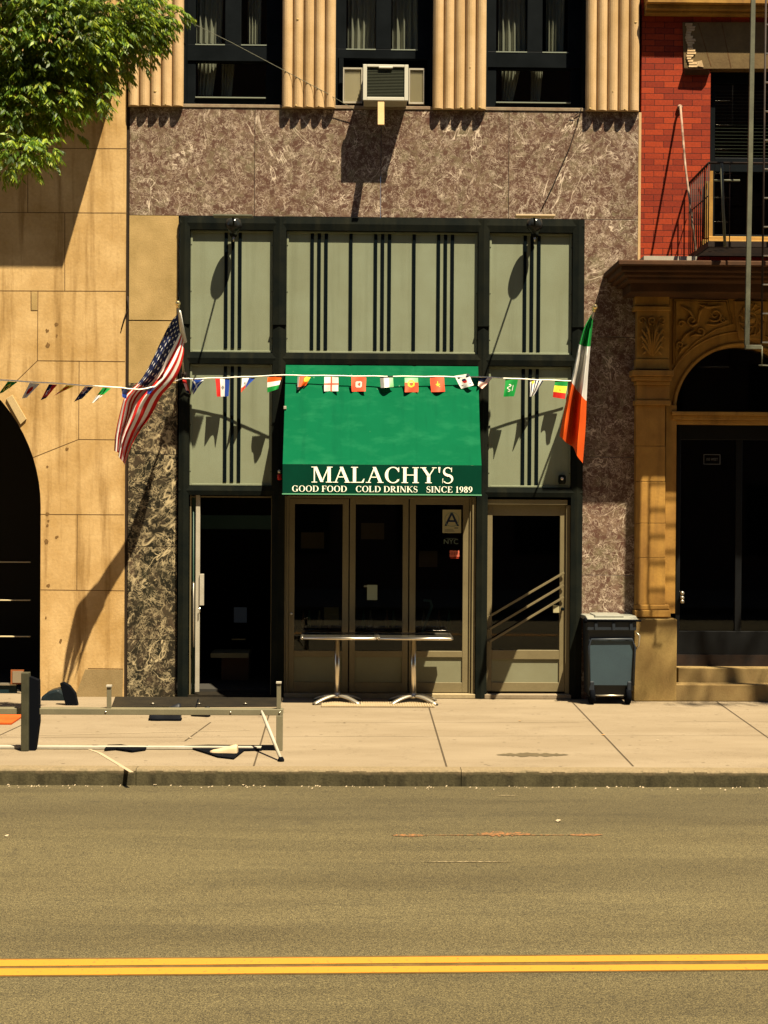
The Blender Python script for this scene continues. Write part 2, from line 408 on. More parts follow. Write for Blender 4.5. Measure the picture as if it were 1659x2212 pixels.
def blotch(b, x0, x1, y, th, z, seed, n=26, fray=.5):
    rr = random.Random(seed); up_, dn = [], []
    for i in range(n+1):
        t = i/n; x = x0+(x1-x0)*t; env = math.sin(math.pi*t)**.6
        up_.append(G(x, y-th*env*(1-fray*rr.random()), z)); dn.append(G(x, y+th*env*(1-fray*rr.random())+.2, z))
    for i in range(n):
        b.face([dn[i], dn[i+1], up_[i+1], up_[i]])
b = MB(); z = RZ+.004
blotch(b, 845, 925, 1804, 3, z, 1); blotch(b, 1030, 1148, 1801, 7, z, 2, 34, .8); blotch(b, 1225, 1302, 1803, 3, z, 3); blotch(b, 920, 1230, 1803.5, .8, z, 5)
put(b.build('orange_mark', M['orange_paint']), road)
b = MB(); blotch(b, 910, 1105, 1861, 1.5, z, 4); blotch(b, 1070, 1120, 1718, .9, z, 8)
put(b.build('scratch_mark', M['pale_paint']), road)
# pavement joints
b = MB()
def joint(x0, y0, x1, y1, w=.012, z=.0025):
    a, c = G(x0, y0, z), G(x1, y1, z); d = (c-a).normalized().cross(Vector((0, 0, 1)))*w/2
    b.face([a-d, c-d, c+d, a+d])
for q in ((922, 1512, 965, 1657), (1232, 1512, 1368, 1655), (1535, 1506, 1700, 1622), (585, 1530, 563, 1606), (563, 1606, 548, 1655), (455, 1560, 400, 1600), (60, 1560, -40, 1606)): joint(*q, w=.016)
for q in ((-300, 1594, 1659, 1588), (1460, 1559, 2000, 1557), (700, 1561, 1250, 1560)): joint(*q, w=.006)
put(b.build('pavement_joint', newmat('joint_dirt', (.05, .036, .02), .9)), walk)
b = MB()                                    # old chalky ridge that runs slanting to the kerb joint
for (x0, y0, x1, y1, w) in ((175, 1612, 215, 1626, .03), (215, 1626, 285, 1668, .035), (-20, 1590, 160, 1586, .012), (160, 1586, 540, 1577, .014)):
    joint(x0, y0, x1, y1, w, .0035)
put(b.build('chalk_line', M['litter_pale']), walk)
b = MB(); blotch(b, 1072, 1228, 1630, 5, .0035, 11, 30, .6); put(b.build('stain', M['stain']), walk)

# ------------------------------------------------------------------ bar building
bar = thing('bar_building', (XX(829), .1, 0), 'brown marble bar front with black framed grey panels, glass doors and reeded pilasters', 'building')
def part(mb, name, mat, parent=bar, **kw): return mb.build(name, mat, parent, **kw)
X0, X1 = XX(277, 0, 900), XX(1380, 0, 240)
FL, FR = XX(386, 0, 480), XX(1262, 0, 480)
ZT, ZS = ZZ(470), ZZ(237)
g = .0025
def slab(xa, xb, za, zb, mat='marble', name='marble_slab', Y=0.):
    o = MB().box(xa+g, xb-g, Y, .3, za+g, zb-g).build(name, M[mat], bar, bevel=.002); return o
xs = [X0, XX(550, 0, 350), XX(823, 0, 350), XX(1099, 0, 350), X1]
for a, c in zip(xs, xs[1:]): slab(a, c, ZT+.0, ZS)
zs = [0, ZZ(1240), ZZ(984), ZZ(724), ZT]
for a, c in zip(zs, zs[1:]): slab(FR, X1, a, c)
slab(X0, FL, ZZ(696), ZT, 'sandstone', 'stone_block'); slab(X0, FL, ZZ(832), ZZ(697.5), 'sandstone', 'stone_block', -.0)
zs = [0, ZZ(1384), ZZ(1184), ZZ(985), ZZ(832)]
for a, c in zip(zs, zs[1:]): slab(X0, FL, a, c, 'marble_green')
# bright bevelled end strip of the cladding at the right corner
MB().box(X1, X1+.03, -.004, .3, ZZ(560), ZS).build('corner_trim', M['reeded_stone'], bar)
MB().box(X0-.035, X0, .012, .3, 0, ZS+.0).build('party_joint', newmat('gap_dark', (.02, .012, .006), .9), bar)
# sill course and pilasters
TOPZ = 9.3
cols = [(278, 397), (610, 725), (935, 1050), (1265, 1380)]
MB().box(X0, X1, -.010, .29, ZS+.002, ZZ(229)).build('sill_course', varied('sill_stone', (.42, .34, .22), (.3, .2, .13), 6, .8, .4, 50), bar, bevel=.006)
for (a, c) in cols:
    xa, xb = XX(a, 0, 120), XX(c, 0, 120); n_ = 5; w = (xb-xa)/n_; mb = MB()
    z0 = ZS+.004; z1 = TOPZ
    mb.box(xa, xb, -.002, .3, z0+.06, z1)
    for i in range(n_):
        cx = xa+w*(i+.5); seg = 9
        for k in range(seg):
            t0, t1 = math.pi*k/seg, math.pi*(k+1)/seg
            p = lambda t, z: Vector((cx-math.cos(t)*w*.5, -.02-math.sin(t)*.072, z))
            f = mb.face([p(t0, z0), p(t1, z0), p(t1, z1), p(t0, z1)]); f.smooth = True
        mb.face([Vector((cx-math.cos(math.pi*k/seg)*w*.5, -.02-math.sin(math.pi*k/seg)*.072, z0)) for k in range(seg+1)] + [Vector((cx+w*.5, .2, z0)), Vector((cx-w*.5, .2, z0))])
    mb.open = True
    pil = mb.build('reeded_pilaster', M['reeded_stone'], bar)
    rj = random.Random(int(a))
    for k in range(4):
        i = rj.randrange(n_); cx = xa+w*(i+.5)+rj.uniform(-.02, .02); zz = z0+rj.choice([.0, .0, rj.uniform(.1, 1.2)])
        r_ = rj.uniform(.008, .02); MB().lathe((cx, -.088, zz+.01), [(r_, 0), (r_*.6, .006), (0, .008)], 7, (0, -1, 0)).build('chip', M['sandstone'], pil)
MB().box(X0, X1, -.12, 4, TOPZ, TOPZ+1.2).build('parapet', M['reeded_stone'], bar)
# interior shells
def shell(name, xa, xb, ya, yb, za, zb, mat='interior', parent=bar):
    mb = MB(); t = .05
    mb.box(xa, xb, yb, yb+t, za, zb); mb.box(xa-t, xa, ya, yb+t, za-t, zb+t); mb.box(xb, xb+t, ya, yb+t, za-t, zb+t)
    mb.box(xa, xb, ya, yb+t, za-t, za-.002); mb.box(xa, xb, ya, yb+t, zb+.002, zb+t)
    return mb.build(name, M[mat], parent)
shell('room', X0+.06, X1-.06, .31, 5, .06, 4.6)
shell('room', X0+.06, X1-.06, .42, 3, ZS-.1, TOPZ-.06)
# ---- upper windows
def curtain(x0, x1, z0, z1, Y, parent, waves=6, gather=0.0):
    mb = MB(); n_ = 60; mb.open = True; ring = []
    for i in range(n_+1):
        t = i/n_; x = x0+(x1-x0)*t
        y = Y+.02*math.sin(t*waves*2*math.pi)+.012*math.sin(t*waves*5.3+1)
        xb_ = x0+(x-x0)*(1-gather)
        ring.append(((x, y, z1), (xb_, y+.01, z0)))
    for a, c in zip(ring, ring[1:]):
        f = mb.face([a[1], c[1], c[0], a[0]]); f.smooth = True
    return mb.build('curtain', M['curtain'], parent)
def win(px0, px1, panes, lower, railpx, curt):
    Y = .22
    fr = MB(); xa, xb = XX(px0, Y, 120), XX(px1, Y, 120); zb = ZZ(229, Y)
    fr.box(xa, xb, Y+.02, Y+.07, zb, TOPZ)
    o = None
    # frame with true holes: build from bars instead
    fr = MB(); Yf = Y
    holes = [(XX(a, Y, 60), XX(c, Y, 60), ZZ(d, Y), TOPZ-.15) for a, c, d in panes]
    if lower: holes.append((XX(lower[0], Y, 180), XX(lower[1], Y, 180), ZZ(lower[3], Y), ZZ(lower[2], Y)))
    zr0, zr1 = ZZ(railpx[1], Y), ZZ(railpx[0], Y)
    fr.box(xa, xb, Y, Y+.08, zr0, zr1)                                  # meeting rail
    h = holes[:2]
    fr.box(xa, h[0][0], Y+.01, Y+.08, zr1, TOPZ); fr.box(h[0][1], h[1][0], Y+.004, Y+.08, zr1, TOPZ); fr.box(h[1][1], xb, Y+.01, Y+.08, zr1, TOPZ)
    if lower:
        l = holes[2]
        fr.box(xa, l[0], Y+.015, Y+.08, zb, zr0); fr.box(l[1], xb, Y+.015, Y+.08, zb, zr0)
        fr.box(l[0], l[1], Y+.02, Y+.08, zb, l[2]); fr.box(l[0], l[1], Y+.02, Y+.08, l[3], zr0)
    w = fr.build('window', M['window_frame'], bar, bevel=.006)
    mb = MB()                                                            # pale putty beads under the panes
    for l in holes: MB().box(l[0], l[1], Y-.004, Y+.03, l[2]-.012, l[2]).build('glazing_bead', M['bead'], w)
    for l in holes:
        pane(l[0]-.01, l[1]+.01, Y+.04, l[2]-.01, l[3]+.01, 'pane', M['glass'], w)
    for (a, c, d, e, gt) in curt: curtain(XX(a, Y+.2), XX(c, Y+.2), ZZ(e, Y+.2), ZZ(d, Y+.2) if d > 0 else TOPZ-.2, Y+.17, w, 5, gt)
    # jamb reveals
    return w
win(398, 610, [(422, 486, 99.5), (521, 576, 99.5)], (422, 574, 138, 213), (99.5, 136), [(420, 484, 0, 100, .15), (530, 562, 0, 100, .1), (424, 466, 136, 212, .25), (474, 504, 136, 212, .25)])
w2 = win(725, 935, [(748, 812, 106), (845, 903, 106)], None, (106, 127), [(746, 812, 0, 112, .12), (842, 905, 0, 112, -.1)])
win(1050, 1264, [(1072, 1139, 108), (1172, 1228, 108)], (1072, 1233, 147, 217), (108, 143), [(1070, 1125, 0, 110, -.1), (1172, 1215, 0, 110, .1), (1078, 1118, 147, 216, .4), (1140, 1166, 147, 216, .2)])
for (a, c) in ((397, 401), (606, 610), (725, 729), (931, 935), (1050, 1054), (1261, 1265)):
    MB().box(XX(a, 0, 120), XX(c, 0, 120), .0, .3, ZS+.02, TOPZ).build('window_jamb', M['window_frame'], bar)
for a, c in ((727, 737), (918, 934)): MB().box(XX(a, .2), XX(c, .2), .19, .28, ZZ(229, .2), ZZ(127, .2)).build('sash_stile', M['window_frame'], w2)

# ---- storefront frame
FY = -.055
fr = MB()
zt0, zt1 = ZZ(499, FY), ZZ(471, FY)
zm0, zm1 = ZZ(788, FY), ZZ(764, FY)
zl0, zl1 = ZZ(1072, FY), ZZ(1052, FY)
posts = [(387, 409), (589, 617), (1032, 1056), (1236, 1261)]
px = [(XX(a, FY, 760), XX(c, FY, 760)) for a, c in posts]
rows = [(zt0, zt1), (zm0, zm1), (zl0, zl1)]
def gabled(mb, xa, xb, za, zb, Y0, ridge, horiz=True):      # a rail whose face comes to a slight ridge, as the photo's mitred mouldings
    if horiz:
        zc = (za+zb)/2
        mb.prism([(xa, .12, za), (xa, Y0, za), (xa, Y0-ridge, zc), (xa, Y0, zb), (xa, .12, zb)], (xb-xa, 0, 0))
    else:
        xc = (xa+xb)/2
        mb.prism([(xa, .12, za), (xa, Y0, za), (xc, Y0-ridge, za), (xb, Y0, za), (xb, .12, za)], (0, 0, zb-za))
for (za, zb) in rows:
    mb = MB(); gabled(mb, px[0][0]+.001, px[-1][1]-.001, za, zb, FY+.004, .012); mb.build('frame_rail', M['frame_black'], bar)
for i, (xa, xb) in enumerate(px):
    mb = MB(); gabled(mb, xa, xb, 0.01, zt1-.004, FY, .014, False)
    mb.box(xa-.004, xb+.004, FY-.022, .1, ZZ(704)-.004, ZZ(704)+.004)
    mb.build('frame_post', M['frame_black'], bar)
# grey panels with their mouldings and black bars
def panel(i, z0, z1, bars, ytop, ybot):
    xa, xb = px[i][1], px[i+1][0]
    pn = MB().box(xa, xb, .0, .06, z0, z1).build('grey_panel', M['panel_grey'], bar)
    mb = MB(); t = .028; e = .004
    mb.box(xa+e, xa+t, -.016, 0, z0+e, z1-e); mb.box(xb-t, xb-e, -.016, 0, z0+e, z1-e)
    mb.box(xa+t, xb-t, -.015, 0, z0+e, z0+t); mb.box(xa+t, xb-t, -.015, 0, z1-t, z1-e)
    mb.build('panel_moulding', M['panel_grey'], pn, bevel=.004)
    for sx_ in (xa+.014, xb-.014):
        for q_ in (.12, .5, .88): MB().lathe((sx_, -.016, z0+(z1-z0)*q_), [(.006, 0), (.005, .003), (0, .004)], 8, (0, -1, 0)).build('screw', M['bar_black'], pn)
    for x in bars:
        cx = XX(x, -.02, (ytop+ybot)/2)
        MB().box(cx-.019, cx+.019, -.014, .0, ZZ(ybot, -.01), ZZ(ytop, -.01)).build('black_bar', M['bar_black'], pn, bevel=.004)
panel(0, zm1, zt0, (488, 503, 518), 505, 755)
panel(1, zm1, zt0, (674, 689, 704, 757.5, 811, 826, 841, 894, 947, 962, 977), 505, 757)
panel(2, zm1, zt0, (1134, 1149, 1164), 506, 758)
panel(0, zl1, zm0, (486, 501, 516), 793, 1044)
panel(1, zl1, zm0, (), 795, 1045)
panel(2, zl1, zm0, (1130, 1145, 1160), 795, 1046)

# ---- entrance openings
DY = .03
def leaf_door(name, x0, x1, y0, y1, gl, rail, pan, label=None, Y=DY, bead=True):
    """glazed leaf: outer px box, glass px box, lower panel px box"""
    f = lambda x, y: (P(x, y, Y).x, P(x, y, Y).z)
    xa, za = f(x0, (y0+y1)/2)[0], f((x0+x1)/2, y1)[1]; xb, zb = f(x1, (y0+y1)/2)[0], f((x0+x1)/2, y0)[1]
    ga, gb = XX(gl[0], Y, 1250), XX(gl[2], Y, 1250); gz0, gz1 = ZZ(gl[3], Y), ZZ(gl[1], Y)
    pa, pb = XX(pan[0], Y, 1450), XX(pan[2], Y, 1450); pz0, pz1 = ZZ(pan[3], Y), ZZ(pan[1], Y)
    mb = MB(); d = .05
    mb.box(xa, ga, Y, Y+d, za, zb); mb.box(gb, xb, Y, Y+d, za, zb)
    mb.box(ga, gb, Y+.001, Y+d, gz1, zb); mb.box(ga, gb, Y+.001, Y+d, pz1, gz0); mb.box(ga, gb, Y+.001, Y+d, za, pz0)
    dr = mb.build(name, M['door_paint'], bar, bevel=.004)
    if label: dr['label'] = label
    pane(ga-.01, gb+.01, Y+.03, gz0-.01, gz1+.01, 'glass_pane', M['glass_door'], dr)
    MB().box(ga-.01, gb+.01, Y+.02, Y+.04, pz0-.01, pz1+.01).build('kick_panel', M['door_panel'], dr)
    return dr
GL = (1089.5, 1406); PN = (1419.5, 1474)
dA = leaf_door('folding_door', 623, 752.5, 1077, 1496, (636, GL[0], 739.5, GL[1]), None, (636, PN[0], 739.5, PN[1]))
dB = leaf_door('folding_door', 755, 881.5, 1077, 1496, (767.5, GL[0], 869.5, GL[1]), None, (767.5, PN[0], 869.5, PN[1]))
dC = leaf_door('folding_door', 884, 1013, 1077, 1496, (897.5, GL[0], 999.5, GL[1]), None, (897.5, PN[0], 999.5, PN[1]), 'folding door leaf with the letter grade card')
mb = MB()                                                                # the frame around the leaves
for (a, c, Y) in ((612.5, 617, -.02), (617.6, 622.5, .0), (1013.6, 1018, .01), (1019, 1027, -.015)): mb.box(XX(a, Y, 1300), XX(c, Y, 1300), Y, .1, .05, zl0)
mb.box(XX(612, 0, 1080), XX(1027, 0, 1080), .012, .1, ZZ(1077), ZZ(1070))
mb.build('door_frame', M['door_paint'], bar, bevel=.003)
MB().lathe(P(629, 1326, DY-.0), [(.016, 0), (.016, .008), (.006, .012)], 16, (0, -1, 0)).build('lock_cylinder', M['metal'], dA)
# right-hand door
dR = leaf_door('side_door', 1049.5, 1221, 1090, 1494, (1063, 1112, 1209, 1403), None, (1061, 1423, 1208, 1473), 'single glazed door with three slanting push bars')
mb = MB(); mb.box(XX(1049), XX(1226), -.02, .09, ZZ(1088), ZZ(1077)); mb.box(XX(1222, 0, 1300), XX(1236, 0, 1300), .0, .1, .05, ZZ(1089)); mb.build('door_head', M['door_paint'], bar, bevel=.003)
for (a, c, d, e) in ((1053, 1334, 1219, 1237), (1053, 1362, 1218, 1264), (1053, 1389, 1218, 1290)):
    Y = DY-.035; p, q = P(a, c, Y), P(d, e, Y); u = (q-p).normalized(); n_ = Vector((-u.z, 0, u.x))*.0135
    mb = MB(); mb.prism([p-n_, q-n_, q+n_, p+n_], (0, .012, 0))
    for s in (p+u*.03, q-u*.03): mb.tube([s+Vector((0, .01, 0)), s+Vector((0, .036, 0))], .008, 8); 
    pb_ = mb.build('push_bar', M['door_paint'], dR, bevel=.003)
    MB().lathe(p+u*.025+Vector((0, .0, 0)), [(.006, 0), (.006, .004), (.002, .006)], 10, (0, -1, 0)).build('screw', M['bar_black'], pb_)
MB().pbox(1195, 1308, 1208, 1324, DY-.006, .02).build('lock_plate', M['paper'], dR, bevel=.003)
MB().lathe(P(1214, 1315, DY), [(.012, 0), (.012, .03), (.02, .035), (.02, .06), (.01, .07)], 14, (0, -1, 0)).build('door_knob', M['bar_black'], dR)
# left doorway: the door stands open inwards, its edge shows as a pale stile
dl = MB().box(XX(423, .05, 1300), XX(432, .05, 1300), -.0, .04, .06, zl0-.0).build('open_door', M['white_paint'], bar, bevel=.003)
dl['label'] = 'pale edge of the open entrance door'
MB().pbox(431, 1240, 440, 1308, -.02, .05).build('lock_case', M['white_paint'], dl, bevel=.003)
MB().tube([P(431.5, 1312, -.03), P(431.5, 1326, -.03)], .006).build('latch', M['metal'], dl)
mb = MB(); mb.box(XX(409.5, 0, 1300), XX(412, 0, 1300), .0, .09, .03, zl0); mb.box(XX(584.5, 0, 1300), XX(587, 0, 1300), .02, .09, .03, zl0); mb.box(XX(409), XX(589), .02, .09, ZZ(1077), ZZ(1074))
mb.build('door_trim', M['door_paint'], bar)
mb = MB(); mb.tube([P(418, 1100, .03), P(418, 1500, .03)], .006); mb.box(XX(414.5, .08, 1300), XX(421, .08, 1300), .08, .1, .03, zl0); mb.build('weather_strip', newmat('strip_green', (.03, .06, .045), .4), bar)
MB().tube([P(418, 1258, .02), P(418, 1262, -.02), P(418, 1395, -.02), P(418, 1399, .02)], .009).build('pull_handle', M['cast_metal'], bar)
# thresholds and door steps
mb = MB(); mb.box(XX(612), XX(1030), -.05, .3, 0, .055); mb.build('threshold', varied('threshold_stone', (.50, .40, .23), (.38, .3, .17), 6, .8, .5, 40), bar, bevel=.008)
mb = MB(); mb.box(XX(1049), XX(1236), -.07, .3, 0, .055); mb.build('threshold', M['pavement'], bar, bevel=.008)
mb = MB(); mb.box(XX(409), XX(588), -.02, .3, 0, .03); mb.build('threshold', M['dark_slab'], bar)
# things glimpsed through the glass
mb = MB().pbox(455, 1411, 537, 1421, 1.1, .5); mb.build('counter_top', M['paper'], bar)
mb = MB().pbox(478, 1422, 537, 1500, 1.2, .4); mb.build('counter_front', newmat('counter', (.10, .055, .03), .6), bar)
MB().pbox(505, 1312, 533, 1345, 1.4, .02).build('wall_notice', newmat('notice_blue', (.10, .16, .30), .6), bar)
MB().pbox(500, 1380, 530, 1382.5, 1.3, .05).build('shelf_edge', M['paper'], bar)
MB().pbox(434, 1113, 586, 1143, 1.5, .05).build('transom_board', newmat('transom', (.03, .07, .07), .6), bar)
for x0_, x1_ in ((640, 735), (770, 866), (902, 996)):
    MB().pbox(x0_, 1362, x1_, 1368, 1.0, .5).build('bar_ledge', newmat('ledge', (.10, .06, .03), .4), bar)
for k, x_ in enumerate((655, 668, 690, 712, 785, 800, 836, 850, 915, 948, 970)):
    MB().lathe(P(x_, 1362, 1.15+.03*(k % 3)), [(.028, 0), (.03, .01), (.03, .13), (.012, .19), (.012, .25), (.0, .252)], 12).build('bottle', newmat('bottle_glass', ((.10, .05, .02), (.03, .08, .04), (.12, .11, .07))[k % 3], .15, 0, .5), bar)
for k, (a_, b_, c_, d_) in enumerate(((650, 1150, 700, 1185), (780, 1130, 830, 1165), (905, 1190, 945, 1225))):
    MB().pbox(a_, b_, c_, d_, 2.4, .03).build('wall_picture', newmat('picture', (.16, .12, .07), .6), bar)
# folding table chair back seen inside the third leaf
MB().tube([P(905, 1392, .9), P(918, 1350, .9), P(933, 1310, .9), P(930, 1298, .9), P(915, 1296, .9)], .018).build('chair_frame', newmat('chair_teal', (.06, .13, .13), .5), bar)
MB().pbox(700, 1312, 732, 1350, .8, .02).build('menu_sheet', newmat('menu', (.12, .11, .06), .8), bar)

# cards stuck on the glass
def textmesh(txt, size, x, z, Y, mat, name, parent, sx=1., ext=.0008, align='CENTER'):
    cu = bpy.data.curves.new(name, 'FONT'); cu.body = txt; cu.size = size; cu.extrude = ext; cu.align_x = align; cu.align_y = 'CENTER'
    cu.resolution_u = 3
    o = bpy.data.objects.new(name, cu); C.objects.link(o)
    dg = bpy.context.evaluated_depsgraph_get(); me = bpy.data.meshes.new_from_object(o.evaluated_get(dg))
    bpy.data.objects.remove(o); bpy.data.curves.remove(cu)
    for v in me.vertices: v.co = Vector((x+v.co.x*sx, Y-v.co.z, z+v.co.y))
    me.materials.clear(); me.materials.append(mat)
    o = bpy.data.objects.new(name, me); C.objects.link(o); put(o, parent); return o
GY = DY+.026
def ctr(x0, y0, x1, y1, Y): return P((x0+x1)/2, (y0+y1)/2, Y)
card = thing('grade_card', P(976, 1151, GY), 'pale sanitary grade card with a big dark letter A inside the right glass leaf', 'sign')
MB().pbox(956, 1101, 996, 1151.5, GY-.004, .003).build('card', M['paper'], card)
c_ = ctr(956, 1101, 996, 1151, GY)
mb = MB(); mb.tube([c_+Vector((math.cos(t)*.082, -.0055, math.sin(t)*.082+.02)) for t in [2*math.pi*k/28 for k in range(29)]], .003, 6, False); mb.build('seal_ring', newmat('seal', (.16, .22, .16), .8), card)
textmesh('A', .235, c_.x, c_.z+.015, GY-.006, M['ink'], 'letter', card, 1.1)
mb = MB()
for k, (a, c, w) in enumerate(((.04, .09, .07), (-.075, -.03, .1), (-.075, -.035, .11), (-.075, -.0, .12))): mb.box(c_.x+(.03 if k == 0 else -.085), c_.x+(.075 if k == 0 else -.085+w), GY-.0062, GY-.0045, c_.z-.085-.013*k, c_.z-.085-.013*k+(.012 if k == 0 else .004))
mb.build('small_print', newmat('grey_ink', (.10, .11, .08), .8), card)
st = thing('window_sticker', P(974, 1176, GY), 'faint grey NYC lettering on the glass below the grade card', 'sticker')
cc = ctr(962, 1165, 986, 1176, GY)
textmesh('NYC', .085, cc.x, cc.z, GY-.002, newmat('sticker_grey', (.10, .13, .10), .7), 'lettering', st, 1.0)
mb = MB().box(cc.x-.062, cc.x+.062, GY-.003, GY-.002, cc.z+.038, cc.z+.044); mb.build('top_line', newmat('sticker_dim', (.06, .08, .065), .7), st)
st = thing('window_sticker', P(982, 1206, GY), 'small ragged salmon red sticker, lowest on the right glass leaf', 'sticker')
mb = MB(); rr = random.Random(3); c2 = ctr(971, 1189, 993, 1203, GY)
pts = []
for k in range(24):
    t = 2*math.pi*k/24; ex = max(abs(math.cos(t)), abs(math.sin(t))); pts.append(c2+Vector((math.cos(t)/ex*.058*rr.uniform(.88, 1.05), 0, math.sin(t)/ex*.038*rr.uniform(.85, 1.08))))
mb.prism(pts, (0, -.002, 0)); mb.build('sticker', newmat('sticker_red', (.45, .10, .06), .7), st)
mb = MB().box(c2.x-.05, c2.x+.05, GY-.003, GY-.001, c2.z-.055, c2.z-.047); mb.build('red_line', newmat('sticker_line', (.35, .03, .01), .7), st)
for k in range(3):
    pass
mb = MB()
for k in range(5): mb.box(c2.x-.045+.02*k, c2.x-.037+.02*k, GY-.0035, GY-.0022, c2.z-.02+.004*(k % 2), c2.z+.018)
mb.build('dark_marks', newmat('mark', (.10, .03, .02), .8), st)
nt = thing('paper_notice', P(804, 1296, GY), 'small white paper notice taped inside the middle glass leaf', 'notice')
MB().pbox(793, 1263.5, 815, 1296, GY-.003, .002).build('sheet', newmat('dim_paper', (.20, .22, .15), .8), nt)
MB().pbox(786, 1264.5, 793, 1268, GY-.004, .002).build('tape', newmat('tape', (.14, .14, .10), .8), nt)

# ------------------------------------------------------------------ serif lettering for the awning
def serif_text(txt, x0, x1, z0, cap, Y, parent, name):
    T, t, S = .15, .055, .045
    def bow(cx, cy, rx, ry, a0, a1, n=26, spine=None):
        pts = []
        for i in range(n+1):
            a = R(a0+(a1-a0)*i/n); d = abs(math.cos(a))
            w = t+(T-t)*(d**1.6) if spine is None else spine(i/n)
            pts.append((cx+(rx-w/2)*math.cos(a), cy+(ry-w/2 if spine is None else ry-w/2)*math.sin(a), w, a))
        return ('R', pts)
    L = {}
    bar = lambda a, b_, c, d: ('Q', [(a, c), (b_, c), (b_, d), (a, d)])
    sf = lambda c, y, w=.30: bar(c-w/2, c+w/2, y, y+S)
    st_ = lambda c, w, y0=0, y1=1: bar(c-w/2, c+w/2, y0, y1)
    dg = lambda xa, ya, xb, yb, w: ('Q', [(xa-w/2, ya), (xa+w/2, ya), (xb+w/2, yb), (xb-w/2, yb)])
    L['M'] = (1.0, [st_(.15, t), sf(.15, 0, .26), sf(.13, 1-S, .24), dg(.20, 1, .50, .03, T*.95), dg(.50, .03, .80, 1, t), st_(.83, T), sf(.83, 0, .30), sf(.86, 1-S, .26)])
    L['A'] = (.82, [dg(.12, 0, .40, 1, t), dg(.39, 1, .69, 0, T), bar(.21, .57, .33, .33+t), sf(.12, 0, .24), sf(.68, 0, .28)])
    L['L'] = (.70, [st_(.18, T), sf(.18, 1-S, .32), sf(.16, 0, .28), bar(.1, .60, 0, S*1.1), ('Q', [(.50, S), (.60, S*.5), (.64, .26), (.61, .26)])])
    L['C'] = (.80, [bow(.44, .5, .38, .52, 42, 318), ('Q', [(.66, .70), (.715, .70), (.715, 1.0), (.685, 1.0)]), ('Q', [(.68, .22), (.73, .26), (.69, .12), (.66, .12)])])
    L['G'] = (.86, [bow(.44, .5, .38, .52, 42, 300), ('Q', [(.66, .70), (.715, .70), (.715, 1.0), (.685, 1.0)]), st_(.68, T, .06, .42), bar(.54, .82, .40, .40+S)])
    L['H'] = (.86, [st_(.18, T), st_(.68, T), bar(.18, .68, .48, .48+t), sf(.18, 0), sf(.18, 1-S), sf(.68, 0), sf(.68, 1-S)])
    L['Y'] = (.80, [dg(.16, 1, .42, .46, T), dg(.69, 1, .44, .46, t), st_(.42, T, 0, .52), sf(.42, 0), sf(.17, 1-S, .28), sf(.68, 1-S, .22)])
    L["'"] = (.22, [('Q', [(.06, 1.02), (.16, 1.02), (.13, .66), (.09, .66)])])
    sp = lambda a, b_: (lambda u: a+(b_-a)*u)
    def s_shape(cx):
        pts = []
        N = 40
        for i in range(N+1):
            u = i/N
            if u < .5: a = R(35+(270-35)*u*2); r_ = (.205, .255); c0 = (cx, .755)
            else: a = R(90-(90+150)*(u-.5)*2); r_ = (.235, .27); c0 = (cx+.005, .25)
            w = t+(T*1.05-t)*math.exp(-((u-.5)/.17)**2)
            pts.append((c0[0]+(r_[0]-.03)*math.cos(a), c0[1]+(r_[1]-.02)*math.sin(a), w, None))
        return ('P', pts)
    L['S'] = (.60, [s_shape(.28), ('Q', [(.435, .72), (.47, .72), (.47, 1.0), (.45, 1.0)]), ('Q', [(.04, .30), (.07, .30), (.055, 0), (.04, 0)])])
    L['O'] = (.86, [bow(.43, .5, .385, .52, 0, 360, 40)])
    L['D'] = (.84, [st_(.18, T), bow(.36, .5, .42, .5, -90, 90), bar(.06, .38, 1-S, 1), bar(.06, .38, 0, S)])
    L['F'] = (.66, [st_(.18, T), sf(.18, 0, .32), bar(.06, .58, 1-S, 1), ('Q', [(.50, 1-S), (.60, 1-S*.3), (.61, .74), (.58, .74)]), bar(.2, .44, .49, .49+t), bar(.43, .465, .38, .64)])
    L['E'] = (.70, [st_(.18, T), bar(.06, .58, 1-S, 1), bar(.06, .62, 0, S), ('Q', [(.50, 1-S), (.59, 1-S*.3), (.60, .74), (.57, .74)]), bar(.2, .44, .49, .49+t), bar(.43, .465, .38, .64), ('Q', [(.53, S), (.63, S*.3), (.66, .25), (.63, .25)])])
    L['I'] = (.38, [st_(.18, T), sf(.18, 0), sf(.18, 1-S)])
    L['N'] = (.86, [st_(.15, t), st_(.71, t), dg(.14, 1, .69, 0, T*1.1), sf(.15, 0, .24), sf(.71, 1-S, .24), sf(.12, 1-S, .18)])
    L['K'] = (.84, [st_(.18, T), sf(.18, 0), sf(.18, 1-S), dg(.22, .42, .64, 1, t), dg(.34, .58, .70, 0, T), sf(.65, 1-S, .26), sf(.70, 0, .26)])
    L['R'] = (.80, [st_(.18, T), sf(.18, 0), bar(.06, .36, 1-S, 1), bow(.34, .745, .27, .26, -90, 90), bar(.2, .36, .485, .485+S), dg(.36, .5, .66, 0, T), sf(.69, 0, .18)])
    L['1'] = (.50, [st_(.25, T*.9), sf(.25, 0, .34), ('Q', [(.10, .84), (.20, .84), (.25, 1.0), (.22, 1.0)])])
    L['9'] = (.56, [bow(.27, .68, .24, .33, 0, 360, 30), ('P', [(.45, .62, T*.9, None), (.43, .42, T*.9, None), (.36, .22, T*.8, None), (.22, .06, t, None), (.10, .0, t, None)])])
    L['8'] = (.56, [bow(.27, .76, .20, .26, 0, 360, 26), bow(.27, .26, .24, .28, 0, 360, 26)])
    adv = 0; lay = []
    for ch in txt:
        if ch == ' ': adv += .30; continue
        if ch == '~': adv += 1.02; continue
        lay.append((ch, adv)); adv += L[ch][0]
    sx = (x1-x0)/adv; mb = MB(); mb.open = True; k = 0
